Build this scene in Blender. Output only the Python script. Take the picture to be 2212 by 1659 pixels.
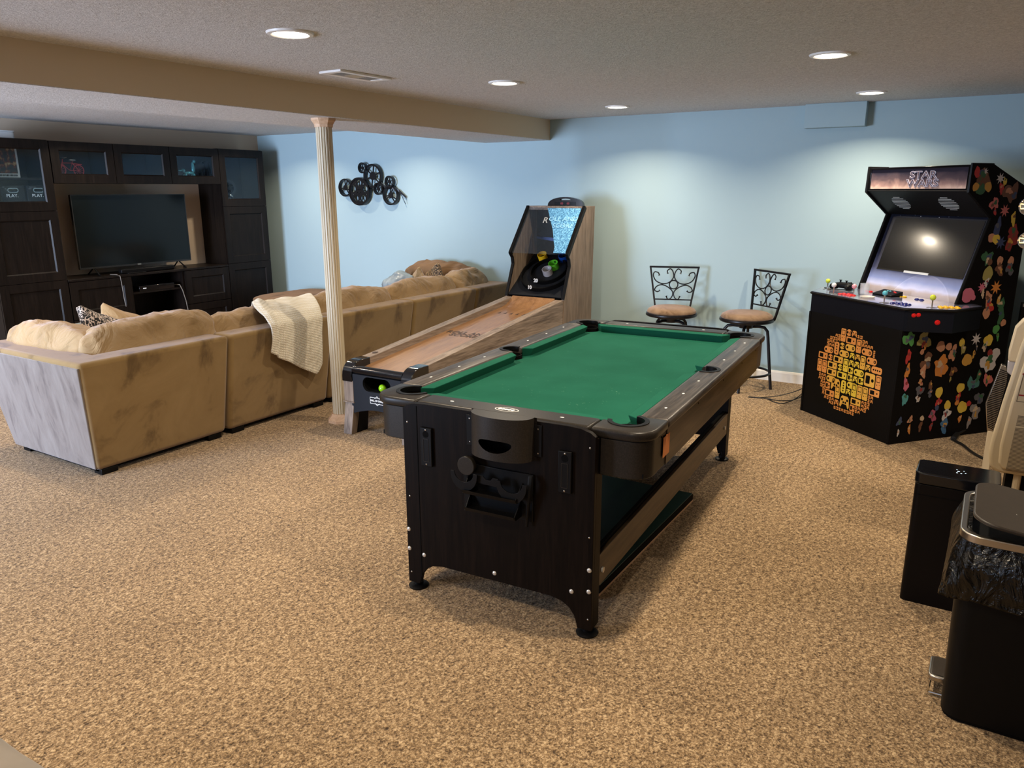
import bpy, bmesh, math, random
from mathutils import Vector, Matrix, noise
from mathutils import Euler
R = math.radians
PI = math.pi
S = bpy.context.scene
for o in list(bpy.data.objects): bpy.data.objects.remove(o)
COL = S.collection
random.seed(7)

# ------------------------------------------------------------------ camera
CAMZ = 1.6
def cam_axes(yaw, pit, rol):
    f = Vector((math.cos(yaw)*math.cos(pit), math.sin(yaw)*math.cos(pit), -math.sin(pit)))
    r = f.cross(Vector((0, 0, 1))).normalized(); u = r.cross(f)
    c, s = math.cos(rol), math.sin(rol)
    return c*r + s*u, -s*r + c*u, f
_r, _u, _f = cam_axes(R(31.85), R(14.28), R(-0.13))
cd = bpy.data.cameras.new('camera'); cam = bpy.data.objects.new('camera', cd); COL.objects.link(cam)
cd.sensor_width = 36.0; cd.lens = 36.0*1650/2212; cd.clip_start = 0.05
m = Matrix((( _r.x, _u.x, -_f.x, 0), (_r.y, _u.y, -_f.y, 0), (_r.z, _u.z, -_f.z, 0), (0, 0, 0, 1)))
cam.matrix_world = Matrix.Translation((0, 0, CAMZ)) @ m
S.camera = cam

# ------------------------------------------------------------------ world, exposure
S.view_settings.view_transform = 'Standard'; S.view_settings.look = 'None'
S.view_settings.gamma = 1; S.view_settings.exposure = -0.06; S.view_settings.use_curve_mapping = False
W = bpy.data.worlds.new('world'); S.world = W; W.use_nodes = True
bg = W.node_tree.nodes['Background']; bg.inputs[0].default_value = (0.45, 0.62, 0.95, 1); bg.inputs[1].default_value = 1.0
S.cycles.max_bounces = 8; S.cycles.diffuse_bounces = 5; S.cycles.glossy_bounces = 4; S.cycles.transparent_max_bounces = 8
S.cycles.use_denoising = True; S.cycles.sample_clamp_indirect = 6.0; S.cycles.caustics_reflective = False; S.cycles.caustics_refractive = False

# room dimensions (metres)
WX, TVY, CEIL, BEAMZ = 6.614, 7.734, 2.235, 2.05
BX, RY = -2.2, -2.6                      # rear wall, right wall
def area(name, loc, rot, size, power, color, shape='DISK', sy=None, spread=180):
    l = bpy.data.lights.new(name, 'AREA'); l.shape = shape; l.size = size
    if sy: l.size_y = sy
    l.energy = power; l.color = color; l.spread = R(spread)
    o = bpy.data.objects.new(name, l); COL.objects.link(o); o.location = loc; o.rotation_euler = rot
    return o
WARM = (1.0, 0.84, 0.63)
# daylight through the glazed patio door in the rear wall
area('daylight_door', (BX+0.03, 5.6, 1.05), (0, R(-90), 0), 1.9, 300, (0.60, 0.74, 1.0), 'RECTANGLE', 1.9, spread=110)
area('daylight_window', (BX+0.03, 0.6, 1.45), (0, R(-90), 0), 0.9, 14, (0.62, 0.76, 1.0), 'RECTANGLE', 1.3)
LAMP_P = 22.5
LAMPS = [(2.44, 2.60), (4.20, 2.66), (5.87, 2.66), (4.215, 0.79), (5.96, 0.83)]     # cans in view
LAMPS_OUT = [(2.44, 0.75), (0.6, 2.6), (0.6, 0.75), (5.9, 5.2), (4.2, 5.2), (2.4, 5.2), (5.9, 6.75), (4.2, 6.75), (2.4, 6.75), (0.6, 5.9), (4.2, -1.2)]   # cans out of frame

# ------------------------------------------------------------------ mesh helpers
class B:
    def __init__(s): s.v = []; s.f = []; s.mi = []; s.cur = 0
    def add(s, vs, fs, M=None):
        n = len(s.v)
        s.v += [tuple(M @ Vector(p)) if M else tuple(p) for p in vs]
        s.f += [tuple(i+n for i in f) for f in fs]; s.mi += [s.cur]*len(fs); return s
    def hexa(s, p, M=None):     # 8 points: bottom 4 ccw, top 4 ccw
        return s.add(p, [(3, 2, 1, 0), (4, 5, 6, 7), (0, 1, 5, 4), (1, 2, 6, 5), (2, 3, 7, 6), (3, 0, 4, 7)], M)
    def box(s, x0, x1, y0, y1, z0, z1, M=None):
        x0, x1 = sorted((x0, x1)); y0, y1 = sorted((y0, y1)); z0, z1 = sorted((z0, z1))
        return s.hexa([(x0, y0, z0), (x1, y0, z0), (x1, y1, z0), (x0, y1, z0), (x0, y0, z1), (x1, y0, z1), (x1, y1, z1), (x0, y1, z1)], M)
    def prism(s, poly, a, b, ax='z', M=None):
        def P(p, t):
            if ax == 'z': return (p[0], p[1], t)
            if ax == 'y': return (p[0], t, p[1])
            return (t, p[0], p[1])
        n = len(poly)
        fs = [tuple(range(n-1, -1, -1)), tuple(range(n, 2*n))] + [(i, (i+1) % n, n+(i+1) % n, n+i) for i in range(n)]
        return s.add([P(p, a) for p in poly] + [P(p, b) for p in poly], fs, M)
    def ring(s, outer, inner, a, b, ax='z', M=None):
        def P(p, t):
            if ax == 'z': return (p[0], p[1], t)
            if ax == 'y': return (p[0], t, p[1])
            return (t, p[0], p[1])
        n = len(outer)
        vs = [P(p, a) for p in outer]+[P(p, a) for p in inner]+[P(p, b) for p in outer]+[P(p, b) for p in inner]
        fs = []
        for i in range(n):
            j = (i+1) % n
            fs += [(i, n+i, n+j, j), (2*n+i, 2*n+j, 3*n+j, 3*n+i), (i, j, 2*n+j, 2*n+i), (n+i, 3*n+i, 3*n+j, n+j)]
        return s.add(vs, fs, M)
    def cyl(s, p0, p1, r0, r1=None, n=20, caps=True):
        r1 = r0 if r1 is None else r1
        p0, p1 = Vector(p0), Vector(p1); d = (p1-p0).normalized()
        a = d.orthogonal().normalized(); b = d.cross(a)
        vs = [p0+(a*math.cos(t)+b*math.sin(t))*r0 for t in [2*PI*i/n for i in range(n)]] + \
             [p1+(a*math.cos(t)+b*math.sin(t))*r1 for t in [2*PI*i/n for i in range(n)]]
        fs = [(i, (i+1) % n, n+(i+1) % n, n+i) for i in range(n)]
        if caps: fs += [tuple(range(n-1, -1, -1)), tuple(range(n, 2*n))]
        return s.add(vs, fs)
    def tube(s, pts, r, n=8, closed=False):
        pts = [Vector(p) for p in pts]; m_ = len(pts)
        rr = r if isinstance(r, (list, tuple)) else [r]*m_
        ref = None; vs = []
        for i, p in enumerate(pts):
            if closed: d = pts[(i+1) % m_]-pts[i-1]
            else: d = pts[min(i+1, m_-1)]-pts[max(i-1, 0)]
            d = d.normalized() if d.length > 1e-9 else Vector((0, 0, 1))
            if ref is None: ref = d.orthogonal().normalized()
            ref = (ref-d*ref.dot(d)); ref = ref.normalized() if ref.length > 1e-6 else d.orthogonal().normalized()
            b = d.cross(ref)
            vs += [p+(ref*math.cos(2*PI*k/n)+b*math.sin(2*PI*k/n))*rr[i] for k in range(n)]
        fs = []
        for i in range(m_ if closed else m_-1):
            for k in range(n):
                j = (i+1) % m_
                fs.append((i*n+k, i*n+(k+1) % n, j*n+(k+1) % n, j*n+k))
        if not closed: fs += [tuple(range(n-1, -1, -1)), tuple(range((m_-1)*n, m_*n))]
        return s.add(vs, fs)
    def lathe(s, prof, c=(0, 0, 0), n=32, M=None, cap=True):
        vs = []; m_ = len(prof)
        for r, z in prof: vs += [(c[0]+r*math.cos(2*PI*k/n), c[1]+r*math.sin(2*PI*k/n), c[2]+z) for k in range(n)]
        fs = [(i*n+k, i*n+(k+1) % n, (i+1)*n+(k+1) % n, (i+1)*n+k) for i in range(m_-1) for k in range(n)]
        if cap: fs += [tuple(range(n-1, -1, -1)), tuple(range((m_-1)*n, m_*n))]
        return s.add(vs, fs, M)
    def sphere(s, c, r, n=16, sc=(1, 1, 1), M=None):
        pr = []
        k = n//2
        vs = []; fs = []
        for i in range(k+1):
            t = PI*i/k
            for j in range(n): vs.append((c[0]+r*sc[0]*math.sin(t)*math.cos(2*PI*j/n), c[1]+r*sc[1]*math.sin(t)*math.sin(2*PI*j/n), c[2]-r*sc[2]*math.cos(t)))
        for i in range(k):
            for j in range(n): fs.append((i*n+j, i*n+(j+1) % n, (i+1)*n+(j+1) % n, (i+1)*n+j))
        return s.add(vs, fs, M)
    def pillow(s, c, sz, n=14, e=3.0, wr=0.0, seed=0, M=None, squash=None):
        """soft cushion: cube grid pushed to a superellipsoid, with wrinkle displacement"""
        bmx = bmesh.new(); bmesh.ops.create_cube(bmx, size=2.0)
        bmesh.ops.subdivide_edges(bmx, edges=bmx.edges[:], cuts=n, use_grid_fill=True)
        for v in bmx.verts:
            p = v.co
            L = (abs(p.x)**e+abs(p.y)**e+abs(p.z)**e)**(1/e)
            q = p/L
            if squash: q = squash(q)
            w = Vector((q.x*sz[0]/2, q.y*sz[1]/2, q.z*sz[2]/2))
            if wr:
                a = noise.noise(Vector((w.x*9+seed*7.1, w.y*9, w.z*9)))
                b = noise.noise(Vector((w.x*22+seed*3.3, w.y*22+5, w.z*14)))
                rid = 1-abs(noise.noise(Vector((w.x*7+seed, w.y*7+seed, w.z*5))))*2
                w += q.normalized()*wr*(a*0.9+b*0.45+rid*0.35)
            v.co = w+Vector(c)
        bmx.verts.ensure_lookup_table(); 
        s.add([v.co[:] for v in bmx.verts], [[v.index for v in f.verts] for f in bmx.faces], M); bmx.free(); return s
    def build(s, name, mats, parent=None, bev=0, smooth=35, sub=0, seg=2, solid=0, weld=False, loc=None):
        me = bpy.data.meshes.new(name); me.from_pydata(s.v, [], s.f); me.validate(); me.update()
        if not isinstance(mats, (list, tuple)): mats = [mats]
        for mm in mats: me.materials.append(mm)
        if len(mats) > 1:
            for p, i in zip(me.polygons, s.mi): p.material_index = i
        bmx = bmesh.new(); bmx.from_mesh(me)
        if weld: bmesh.ops.remove_doubles(bmx, verts=bmx.verts, dist=1e-5)
        bmesh.ops.recalc_face_normals(bmx, faces=bmx.faces); bmx.to_mesh(me); bmx.free()
        if smooth is not None:
            me.polygons.foreach_set('use_smooth', [True]*len(me.polygons))
            if smooth < 180: me.set_sharp_from_angle(angle=R(smooth))
        o = bpy.data.objects.new(name, me); COL.objects.link(o)
        if parent: o.parent = parent
        if loc: o.location = loc
        if solid:
            md = o.modifiers.new('solid', 'SOLIDIFY'); md.thickness = solid; md.offset = 0
        if bev:
            md = o.modifiers.new('bevel', 'BEVEL'); md.width = bev; md.segments = seg; md.limit_method = 'ANGLE'; md.angle_limit = R(30)
            md.harden_normals = False
        if sub:
            md = o.modifiers.new('sub', 'SUBSURF'); md.levels = sub; md.render_levels = sub
        return o
def bake(o):
    dg = bpy.context.evaluated_depsgraph_get(); me = bpy.data.meshes.new_from_object(o.evaluated_get(dg))
    o.modifiers.clear(); o.data = me; return o
def cut(o, cutter):
    """subtract a B() from an object and bake the result"""
    me = bpy.data.meshes.new('c'); me.from_pydata(cutter.v, [], cutter.f); me.update()
    bmx = bmesh.new(); bmx.from_mesh(me); bmesh.ops.recalc_face_normals(bmx, faces=bmx.faces); bmx.to_mesh(me); bmx.free()
    c = bpy.data.objects.new('c', me); COL.objects.link(c); c.parent = o.parent
    md = o.modifiers.new('cut', 'BOOLEAN'); md.operation = 'DIFFERENCE'; md.object = c; md.solver = 'EXACT'
    bpy.context.view_layer.update(); bake(o)
    bpy.data.objects.remove(c); bpy.data.meshes.remove(me)
    o.data.set_sharp_from_angle(angle=R(35)); return o
def rrect(x0, x1, y0, y1, r, n=6):
    out = []
    for cx, cy, a0 in ((x1-r, y1-r, 0), (x0+r, y1-r, 90), (x0+r, y0+r, 180), (x1-r, y0+r, 270)):
        for k in range(n+1):
            a = R(a0+90*k/n); out.append((cx+r*math.cos(a), cy+r*math.sin(a)))
    return out
def circ(cx, cy, rx, ry=None, n=24, a0=0):
    ry = rx if ry is None else ry
    return [(cx+rx*math.cos(2*PI*k/n+a0), cy+ry*math.sin(2*PI*k/n+a0)) for k in range(n)]
def thing(name, label, cat, loc=(0, 0, 0), rz=0, group=None):
    o = bpy.data.objects.new(name, None); COL.objects.link(o); o.empty_display_size = 0.1
    o.location = loc; o.rotation_euler = (0, 0, R(rz)); o['label'] = label; o['category'] = cat
    if group: o['group'] = group
    return o
def tag(o, label, cat, group=None):
    o['label'] = label; o['category'] = cat
    if group: o['group'] = group
    return o
def struct(o): o['kind'] = 'structure'; return o
def dup(root, loc, rz=None, label=None):
    r = root.copy(); COL.objects.link(r); r.location = loc
    if rz is not None: r.rotation_euler = (0, 0, R(rz))
    if label: r['label'] = label
    for ch in list(root.children):
        c = ch.copy(); COL.objects.link(c); c.parent = r
        for g in list(ch.children):
            d = g.copy(); COL.objects.link(d); d.parent = c
    return r
def text(name, body, mat, parent, size, M, ext=0.0008, align='CENTER', offset=0.0, space=1.0, line=0.8, sx=1.0, shear=0):
    cu = bpy.data.curves.new(name, 'FONT'); cu.body = body; cu.size = size; cu.extrude = ext; cu.align_x = align; cu.align_y = 'CENTER'
    cu.offset = offset; cu.space_character = space; cu.space_line = line; cu.resolution_u = 3; cu.shear = shear
    t = bpy.data.objects.new(name, cu); COL.objects.link(t)
    bpy.context.view_layer.update()
    me = bpy.data.meshes.new_from_object(t.evaluated_get(bpy.context.evaluated_depsgraph_get()))
    bpy.data.objects.remove(t)
    me.transform(M @ Matrix.Diagonal((sx, 1, 1, 1))); me.materials.clear(); me.materials.append(mat)
    o = bpy.data.objects.new(name, me); COL.objects.link(o)
    if parent: o.parent = parent
    return o
def basis(o, x, y):
    """matrix placing text plane: origin o, text-right x, text-up y"""
    x = Vector(x).normalized(); y = Vector(y); y = (y-x*y.dot(x)).normalized(); z = x.cross(y)
    return Matrix(((x.x, y.x, z.x, o[0]), (x.y, y.y, z.y, o[1]), (x.z, y.z, z.z, o[2]), (0, 0, 0, 1)))

# ------------------------------------------------------------------ materials
def srgb(r, g, b):
    f = lambda c: (c/255/12.92) if c/255 <= 0.04045 else ((c/255+0.055)/1.055)**2.4
    return (f(r), f(g), f(b), 1)
def mat(name, col, rough=0.5, metal=0, spec=0.5, coat=0, sheen=0, alpha=1, emit=None, es=1, trans=0):
    m_ = bpy.data.materials.new(name); m_.use_nodes = True; p = m_.node_tree.nodes['Principled BSDF']
    if len(col) == 3: col = (*col, 1)
    p.inputs['Base Color'].default_value = col; p.inputs['Roughness'].default_value = rough; p.inputs['Metallic'].default_value = metal
    p.inputs['Specular IOR Level'].default_value = spec; p.inputs['Coat Weight'].default_value = coat; p.inputs['Coat Roughness'].default_value = 0.08
    p.inputs['Sheen Weight'].default_value = sheen; p.inputs['Alpha'].default_value = alpha; p.inputs['Transmission Weight'].default_value = trans
    if emit: p.inputs['Emission Color'].default_value = (*emit[:3], 1); p.inputs['Emission Strength'].default_value = es
    m_.diffuse_color = col
    return m_
def N(m_, t, **kw):
    n = m_.node_tree.nodes.new(t)
    for k, v in kw.items():
        if k in n.inputs: n.inputs[k].default_value = v
        else: setattr(n, k, v)
    return n
def L(m_, a, b): m_.node_tree.links.new(a, b)
def ramp(m_, fac, stops, interp='LINEAR'):
    r = N(m_, 'ShaderNodeValToRGB'); cr = r.color_ramp; cr.interpolation = interp
    while len(cr.elements) < len(stops): cr.elements.new(0.5)
    for e, (p, c) in zip(cr.elements, stops): e.position = p; e.color = (*c[:3], 1)
    L(m_, fac, r.inputs['Fac']); return r.outputs['Color']
def coords(m_, scale=(1, 1, 1), kind='Object', rot=(0, 0, 0)):
    tc = N(m_, 'ShaderNodeTexCoord'); mp = N(m_, 'ShaderNodeMapping'); mp.inputs['Scale'].default_value = scale; mp.inputs['Rotation'].default_value = rot
    L(m_, tc.outputs[kind], mp.inputs['Vector']); return mp.outputs['Vector']
def bump(m_, h, strength, dist):
    b = N(m_, 'ShaderNodeBump'); b.inputs['Strength'].default_value = strength; b.inputs['Distance'].default_value = dist
    L(m_, h, b.inputs['Height']); L(m_, b.outputs['Normal'], m_.node_tree.nodes['Principled BSDF'].inputs['Normal']); return b
def noisy(m_, stops, scale=5, detail=4, cs=(1, 1, 1), bs=0, bd=0.002, rot=(0, 0, 0), dist=0, rough=0.55):
    v = coords(m_, cs, rot=rot); n = N(m_, 'ShaderNodeTexNoise', Scale=scale, Detail=detail, Distortion=dist, Roughness=rough); L(m_, v, n.inputs['Vector'])
    L(m_, ramp(m_, n.outputs['Fac'], stops), m_.node_tree.nodes['Principled BSDF'].inputs['Base Color'])
    if bs: bump(m_, n.outputs['Fac'], bs, bd)
    return m_
def wood(name, dark, mid, light, rough=0.45, along='x', scale=1.0, fine=1.0, coat=0, spec=0.4):
    m_ = mat(name, mid, rough, coat=coat, spec=spec)
    s = {'x': (0.6, 9, 9), 'y': (9, 0.6, 9), 'z': (9, 9, 0.6)}[along]
    v = coords(m_, tuple(k*scale for k in s))
    n1 = N(m_, 'ShaderNodeTexNoise', Scale=1.6, Detail=5, Distortion=1.4); L(m_, v, n1.inputs['Vector'])
    v2 = coords(m_, tuple(k*scale*7*fine for k in s)); n2 = N(m_, 'ShaderNodeTexNoise', Scale=1.2, Detail=3); L(m_, v2, n2.inputs['Vector'])
    mx = N(m_, 'ShaderNodeMath', operation='MULTIPLY_ADD'); mx.inputs[1].default_value = 0.45; L(m_, n2.outputs['Fac'], mx.inputs[0])
    sc = N(m_, 'ShaderNodeMath', operation='MULTIPLY'); sc.inputs[1].default_value = 0.62; L(m_, n1.outputs['Fac'], sc.inputs[0]); L(m_, sc.outputs[0], mx.inputs[2])
    L(m_, ramp(m_, mx.outputs[0], [(0.36, dark), (0.52, mid), (0.68, light)]), m_.node_tree.nodes['Principled BSDF'].inputs['Base Color'])
    bump(m_, mx.outputs[0], 0.15, 0.002); return m_

M = {}
# carpet
c = mat('carpet', (0.5, 0.36, 0.24), 0.95, spec=0.1, sheen=0.15)
v = coords(c); n1 = N(c, 'ShaderNodeTexNoise', Scale=120, Detail=3, Roughness=0.7, Distortion=0.6); L(c, v, n1.inputs['Vector'])
n2 = N(c, 'ShaderNodeTexNoise', Scale=2.2, Detail=3); L(c, v, n2.inputs['Vector'])
n3 = N(c, 'ShaderNodeTexNoise', Scale=45, Detail=2); L(c, v, n3.inputs['Vector'])
ad = N(c, 'ShaderNodeMath', operation='MULTIPLY_ADD'); ad.inputs[1].default_value = 0.30; L(c, n3.outputs['Fac'], ad.inputs[0])
s1 = N(c, 'ShaderNodeMath', operation='MULTIPLY_ADD'); s1.inputs[1].default_value = 0.72; s1.inputs[2].default_value = 0.0; L(c, n1.outputs['Fac'], s1.inputs[0]); L(c, s1.outputs[0], ad.inputs[2])
a2 = N(c, 'ShaderNodeMath', operation='MULTIPLY_ADD'); a2.inputs[1].default_value = 0.07; L(c, n2.outputs['Fac'], a2.inputs[0]); L(c, ad.outputs[0], a2.inputs[2])
L(c, ramp(c, a2.outputs[0], [(0.40, (0.040, 0.021, 0.008)), (0.49, (0.165, 0.101, 0.046)), (0.57, (0.325, 0.212, 0.108)), (0.66, (0.57, 0.41, 0.235))]), c.node_tree.nodes['Principled BSDF'].inputs['Base Color'])
bump(c, ad.outputs[0], 0.9, 0.012); M['carpet'] = c
# ceiling (textured plaster)
c = mat('ceiling_plaster', (0.60, 0.56, 0.53), 0.95, spec=0.1)
v = coords(c); n1 = N(c, 'ShaderNodeTexNoise', Scale=75, Detail=4, Roughness=0.65, Distortion=1.2); L(c, v, n1.inputs['Vector'])
L(c, ramp(c, n1.outputs['Fac'], [(0.3, (0.46, 0.455, 0.45)), (0.65, (0.76, 0.755, 0.75))]), c.node_tree.nodes['Principled BSDF'].inputs['Base Color'])
bump(c, n1.outputs['Fac'], 0.8, 0.006); M['ceiling'] = c
def paint(name, col, r=0.75):
    m_ = mat(name, col, r, spec=0.25); v = coords(m_); n = N(m_, 'ShaderNodeTexNoise', Scale=90, Detail=2); L(m_, v, n.inputs['Vector']); bump(m_, n.outputs['Fac'], 0.12, 0.001); return m_
M['blue'] = paint('blue_wall_paint', (0.358, 0.480, 0.515))
M['tan'] = paint('tan_wall_paint', (0.50, 0.40, 0.30))
M['beam'] = paint('beam_paint', (0.64, 0.53, 0.37))
M['white'] = mat('white_trim', (0.80, 0.75, 0.66), 0.4)
M['trimwhite'] = mat('lamp_trim_white', (0.85, 0.82, 0.78), 0.35)
M['lampglow'] = mat('lamp_glow', (1, 1, 1), 0.5, emit=(1.0, 0.90, 0.74), es=14)
M['column'] = mat('column_paint', (0.50, 0.42, 0.29), 0.45)
M['capwood'] = wood('column_wood', (0.42, 0.25, 0.14), (0.52, 0.33, 0.20), (0.62, 0.42, 0.27), 0.5, 'x')
M['black'] = mat('black_plastic', (0.004, 0.0038, 0.004), 0.42, spec=0.14)
M['blackgloss'] = mat('black_gloss', (0.004, 0.004, 0.005), 0.12, spec=0.4, coat=0.25)
M['blackmatte'] = mat('black_matte', (0.0045, 0.004, 0.004), 0.6, spec=0.08)
M['void'] = mat('dark_interior', (0.002, 0.002, 0.002), 0.9, spec=0.1)
M['iron'] = mat('black_iron', (0.010, 0.009, 0.010), 0.35, metal=0.3)
M['cab'] = wood('black_brown_cabinet', (0.004, 0.0028, 0.0022), (0.0075, 0.005, 0.004), (0.012, 0.008, 0.006), 0.38, 'z', 1.5, spec=0.17)
M['cabin'] = mat('cabinet_inside', (0.008, 0.007, 0.007), 0.6, spec=0.2)
c = bpy.data.materials.new('smoked_pane'); c.use_nodes = True; nt = c.node_tree; nt.nodes.clear(); o_ = nt.nodes.new('ShaderNodeOutputMaterial'); tr = nt.nodes.new('ShaderNodeBsdfTransparent'); gl = nt.nodes.new('ShaderNodeBsdfGlossy'); mi = nt.nodes.new('ShaderNodeMixShader')
tr.inputs[0].default_value = (0.80, 0.86, 0.90, 1); gl.inputs[0].default_value = (0.8, 0.9, 1.0, 1); gl.inputs[1].default_value = 0.10; mi.inputs[0].default_value = 0.035; nt.links.new(tr.outputs[0], mi.inputs[1]); nt.links.new(gl.outputs[0], mi.inputs[2]); nt.links.new(mi.outputs[0], o_.inputs[0]); M['glasspane'] = c
M['panel'] = wood('table_black_wood', (0.0022, 0.0013, 0.001), (0.0042, 0.0024, 0.0016), (0.0075, 0.0042, 0.0028), 0.45, 'z', 2.0, spec=0.09)
M['railwood'] = wood('rail_wood', (0.010, 0.008, 0.007), (0.038, 0.031, 0.027), (0.085, 0.071, 0.061), 0.38, 'x', 1.6)
M['railend'] = noisy(mat('rail_plastic', (0.02, 0.016, 0.013), 0.36, spec=0.22), [(0.3, (0.015, 0.0125, 0.010)), (0.7, (0.026, 0.021, 0.017))], 200, 2, bs=0.05, bd=0.0005)
M['skirtwood'] = wood('skirt_wood', (0.022, 0.014, 0.007), (0.048, 0.030, 0.016), (0.085, 0.055, 0.030), 0.42, 'x', 1.2)
M['felt'] = None
c = mat('green_felt', (0.02, 0.15, 0.09), 0.9, spec=0.08, sheen=0.0)
v = coords(c); n1 = N(c, 'ShaderNodeTexNoise', Scale=4, Detail=5); L(c, v, n1.inputs['Vector'])
vv = N(c, 'ShaderNodeTexNoise', Scale=30, Detail=6, Distortion=3.0); L(c, v, vv.inputs['Vector'])
mx = N(c, 'ShaderNodeMath', operation='GREATER_THAN'); mx.inputs[1].default_value = 0.71; L(c, vv.outputs['Fac'], mx.inputs[0])
base = ramp(c, n1.outputs['Fac'], [(0.3, (0.007, 0.082, 0.050)), (0.7, (0.011, 0.104, 0.065))])
mc = N(c, 'ShaderNodeMix', data_type='RGBA'); sm = N(c, 'ShaderNodeMath', operation='MULTIPLY'); sm.inputs[1].default_value = 0.25
L(c, mx.outputs[0], sm.inputs[0]); L(c, sm.outputs[0], mc.inputs[0]); L(c, base, mc.inputs[6]); mc.inputs[7].default_value = (0.25, 0.45, 0.30, 1)
L(c, mc.outputs[2], c.node_tree.nodes['Principled BSDF'].inputs['Base Color']); M['felt'] = c
M['darkfelt'] = mat('dark_green_board', (0.006, 0.022, 0.014), 0.45)
M['chrome'] = mat('chrome', (0.75, 0.73, 0.70), 0.18, metal=1)
M['steel'] = mat('brushed_steel', (0.50, 0.46, 0.41), 0.28, metal=1)
M['bolt'] = mat('bolt_zinc', (0.60, 0.57, 0.52), 0.35, metal=0.6)
M['orange'] = mat('orange_sticker', (0.62, 0.20, 0.05), 0.6)
# suede
def suede(name, d, m0, l, sc=3.0, wr=14, wd=0.0, sh=0.28, st=(1, 1, 1)):
    m_ = mat(name, m0, 0.85, spec=0.08, sheen=sh); p = m_.node_tree.nodes['Principled BSDF']
    p.inputs['Sheen Tint'].default_value = (0.84, 0.84, 1.0, 1); p.inputs['Sheen Roughness'].default_value = 0.5
    v = coords(m_, st); n = N(m_, 'ShaderNodeTexNoise', Scale=sc, Detail=6, Roughness=0.6, Distortion=0.9); L(m_, v, n.inputs['Vector'])
    L(m_, ramp(m_, n.outputs['Fac'], [(0.33, d), (0.45, m0), (0.75, l)]), p.inputs['Base Color'])
    n2 = N(m_, 'ShaderNodeTexNoise', Scale=wr, Detail=4, Distortion=wd); L(m_, v, n2.inputs['Vector']); bump(m_, n2.outputs['Fac'], 0.25 if wd < 1 else 0.7, 0.006 if wd < 1 else 0.045); return m_
M['suede'] = suede('tan_suede', (0.120, 0.073, 0.025), (0.230, 0.148, 0.058), (0.268, 0.178, 0.075))
M['cushion'] = suede('tan_cushion_suede', (0.22, 0.140, 0.060), (0.33, 0.218, 0.105), (0.40, 0.275, 0.145), 2.0, 5.5, 1.6)
M['otto'] = suede('brown_ottoman_suede', (0.12, 0.070, 0.036), (0.185, 0.110, 0.058), (0.23, 0.14, 0.078), 2.5, sh=0.05)
M['suedenap'] = suede('brushed_suede', (0.085, 0.064, 0.048), (0.145, 0.115, 0.090), (0.20, 0.168, 0.138), 5.0, sh=0.55, st=(1, 2.2, 0.7))  # tan suede greyed, cool daylight put into the base colour
M['stoolpad'] = suede('stool_suede', (0.12, 0.068, 0.032), (0.20, 0.122, 0.064), (0.27, 0.175, 0.10), 9.0)
# knit throw
c = mat('cream_knit', (0.78, 0.73, 0.62), 0.95, spec=0.1, sheen=0.2)
v = coords(c, (1, 1, 1)); w1 = N(c, 'ShaderNodeTexWave', Scale=26, Distortion=0.6, wave_type='BANDS', bands_direction='Z'); L(c, v, w1.inputs['Vector'])
w2 = N(c, 'ShaderNodeTexWave', Scale=30, Distortion=0.6, wave_type='BANDS', bands_direction='X'); L(c, v, w2.inputs['Vector'])
mm = N(c, 'ShaderNodeMath', operation='MULTIPLY'); L(c, w1.outputs['Fac'], mm.inputs[0]); L(c, w2.outputs['Fac'], mm.inputs[1])
L(c, ramp(c, mm.outputs[0], [(0.0, (0.62, 0.56, 0.44)), (0.6, (0.86, 0.81, 0.70))]), c.node_tree.nodes['Principled BSDF'].inputs['Base Color'])
bump(c, mm.outputs[0], 0.6, 0.006); M['knit'] = c
def leopard(name, a, b, sc):
    m_ = mat(name, a, 0.8); v = coords(m_); vo = N(m_, 'ShaderNodeTexVoronoi', Scale=sc, feature='DISTANCE_TO_EDGE'); 
    nn = N(m_, 'ShaderNodeTexNoise', Scale=sc*0.8, Detail=2); L(m_, v, nn.inputs['Vector'])
    ma = N(m_, 'ShaderNodeMix', data_type='RGBA'); ma.inputs[0].default_value = 0.12; L(m_, v, ma.inputs[6]); L(m_, nn.outputs['Color'], ma.inputs[7])
    L(m_, ma.outputs[2], vo.inputs['Vector'])
    L(m_, ramp(m_, vo.outputs['Distance'], [(0.0, a), (0.05, a), (0.08, b), (0.30, b), (0.36, a)], 'LINEAR'), m_.node_tree.nodes['Principled BSDF'].inputs['Base Color']); return m_
M['leopard'] = leopard('snow_leopard_print', (0.62, 0.50, 0.42), (0.008, 0.006, 0.005), 26)
M['leopard2'] = leopard('leopard_print', (0.46, 0.30, 0.15), (0.02, 0.014, 0.010), 30)
M['greypillow'] = mat('grey_green_cloth', (0.13, 0.16, 0.155), 0.7, sheen=0.3)
M['bluecloth'] = noisy(mat('blue_grey_satin', (0.22, 0.27, 0.31), 0.4), [(0.3, (0.14, 0.18, 0.21)), (0.7, (0.30, 0.36, 0.40))], 6, 3, bs=0.3, bd=0.01)
M['rustic'] = wood('rustic_grey_wood', (0.085, 0.058, 0.042), (0.185, 0.138, 0.105), (0.29, 0.225, 0.175), 0.5, 'x', 1.7)
M['rusticz'] = wood('rustic_grey_wood_upright', (0.085, 0.057, 0.039), (0.165, 0.119, 0.086), (0.25, 0.187, 0.138), 0.5, 'z', 1.5)
M['lane'] = wood('lane_wood', (0.165, 0.080, 0.034), (0.235, 0.118, 0.050), (0.29, 0.155, 0.070), 0.32, 'x', 1.3, coat=0.2)
M['darkbrown'] = mat('print_brown', (0.055, 0.030, 0.018), 0.5)
M['apron'] = mat('charcoal_apron', (0.010, 0.011, 0.014), 0.5, spec=0.15)
M['whiteprint'] = mat('white_print', (0.72, 0.72, 0.70), 0.5)
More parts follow.
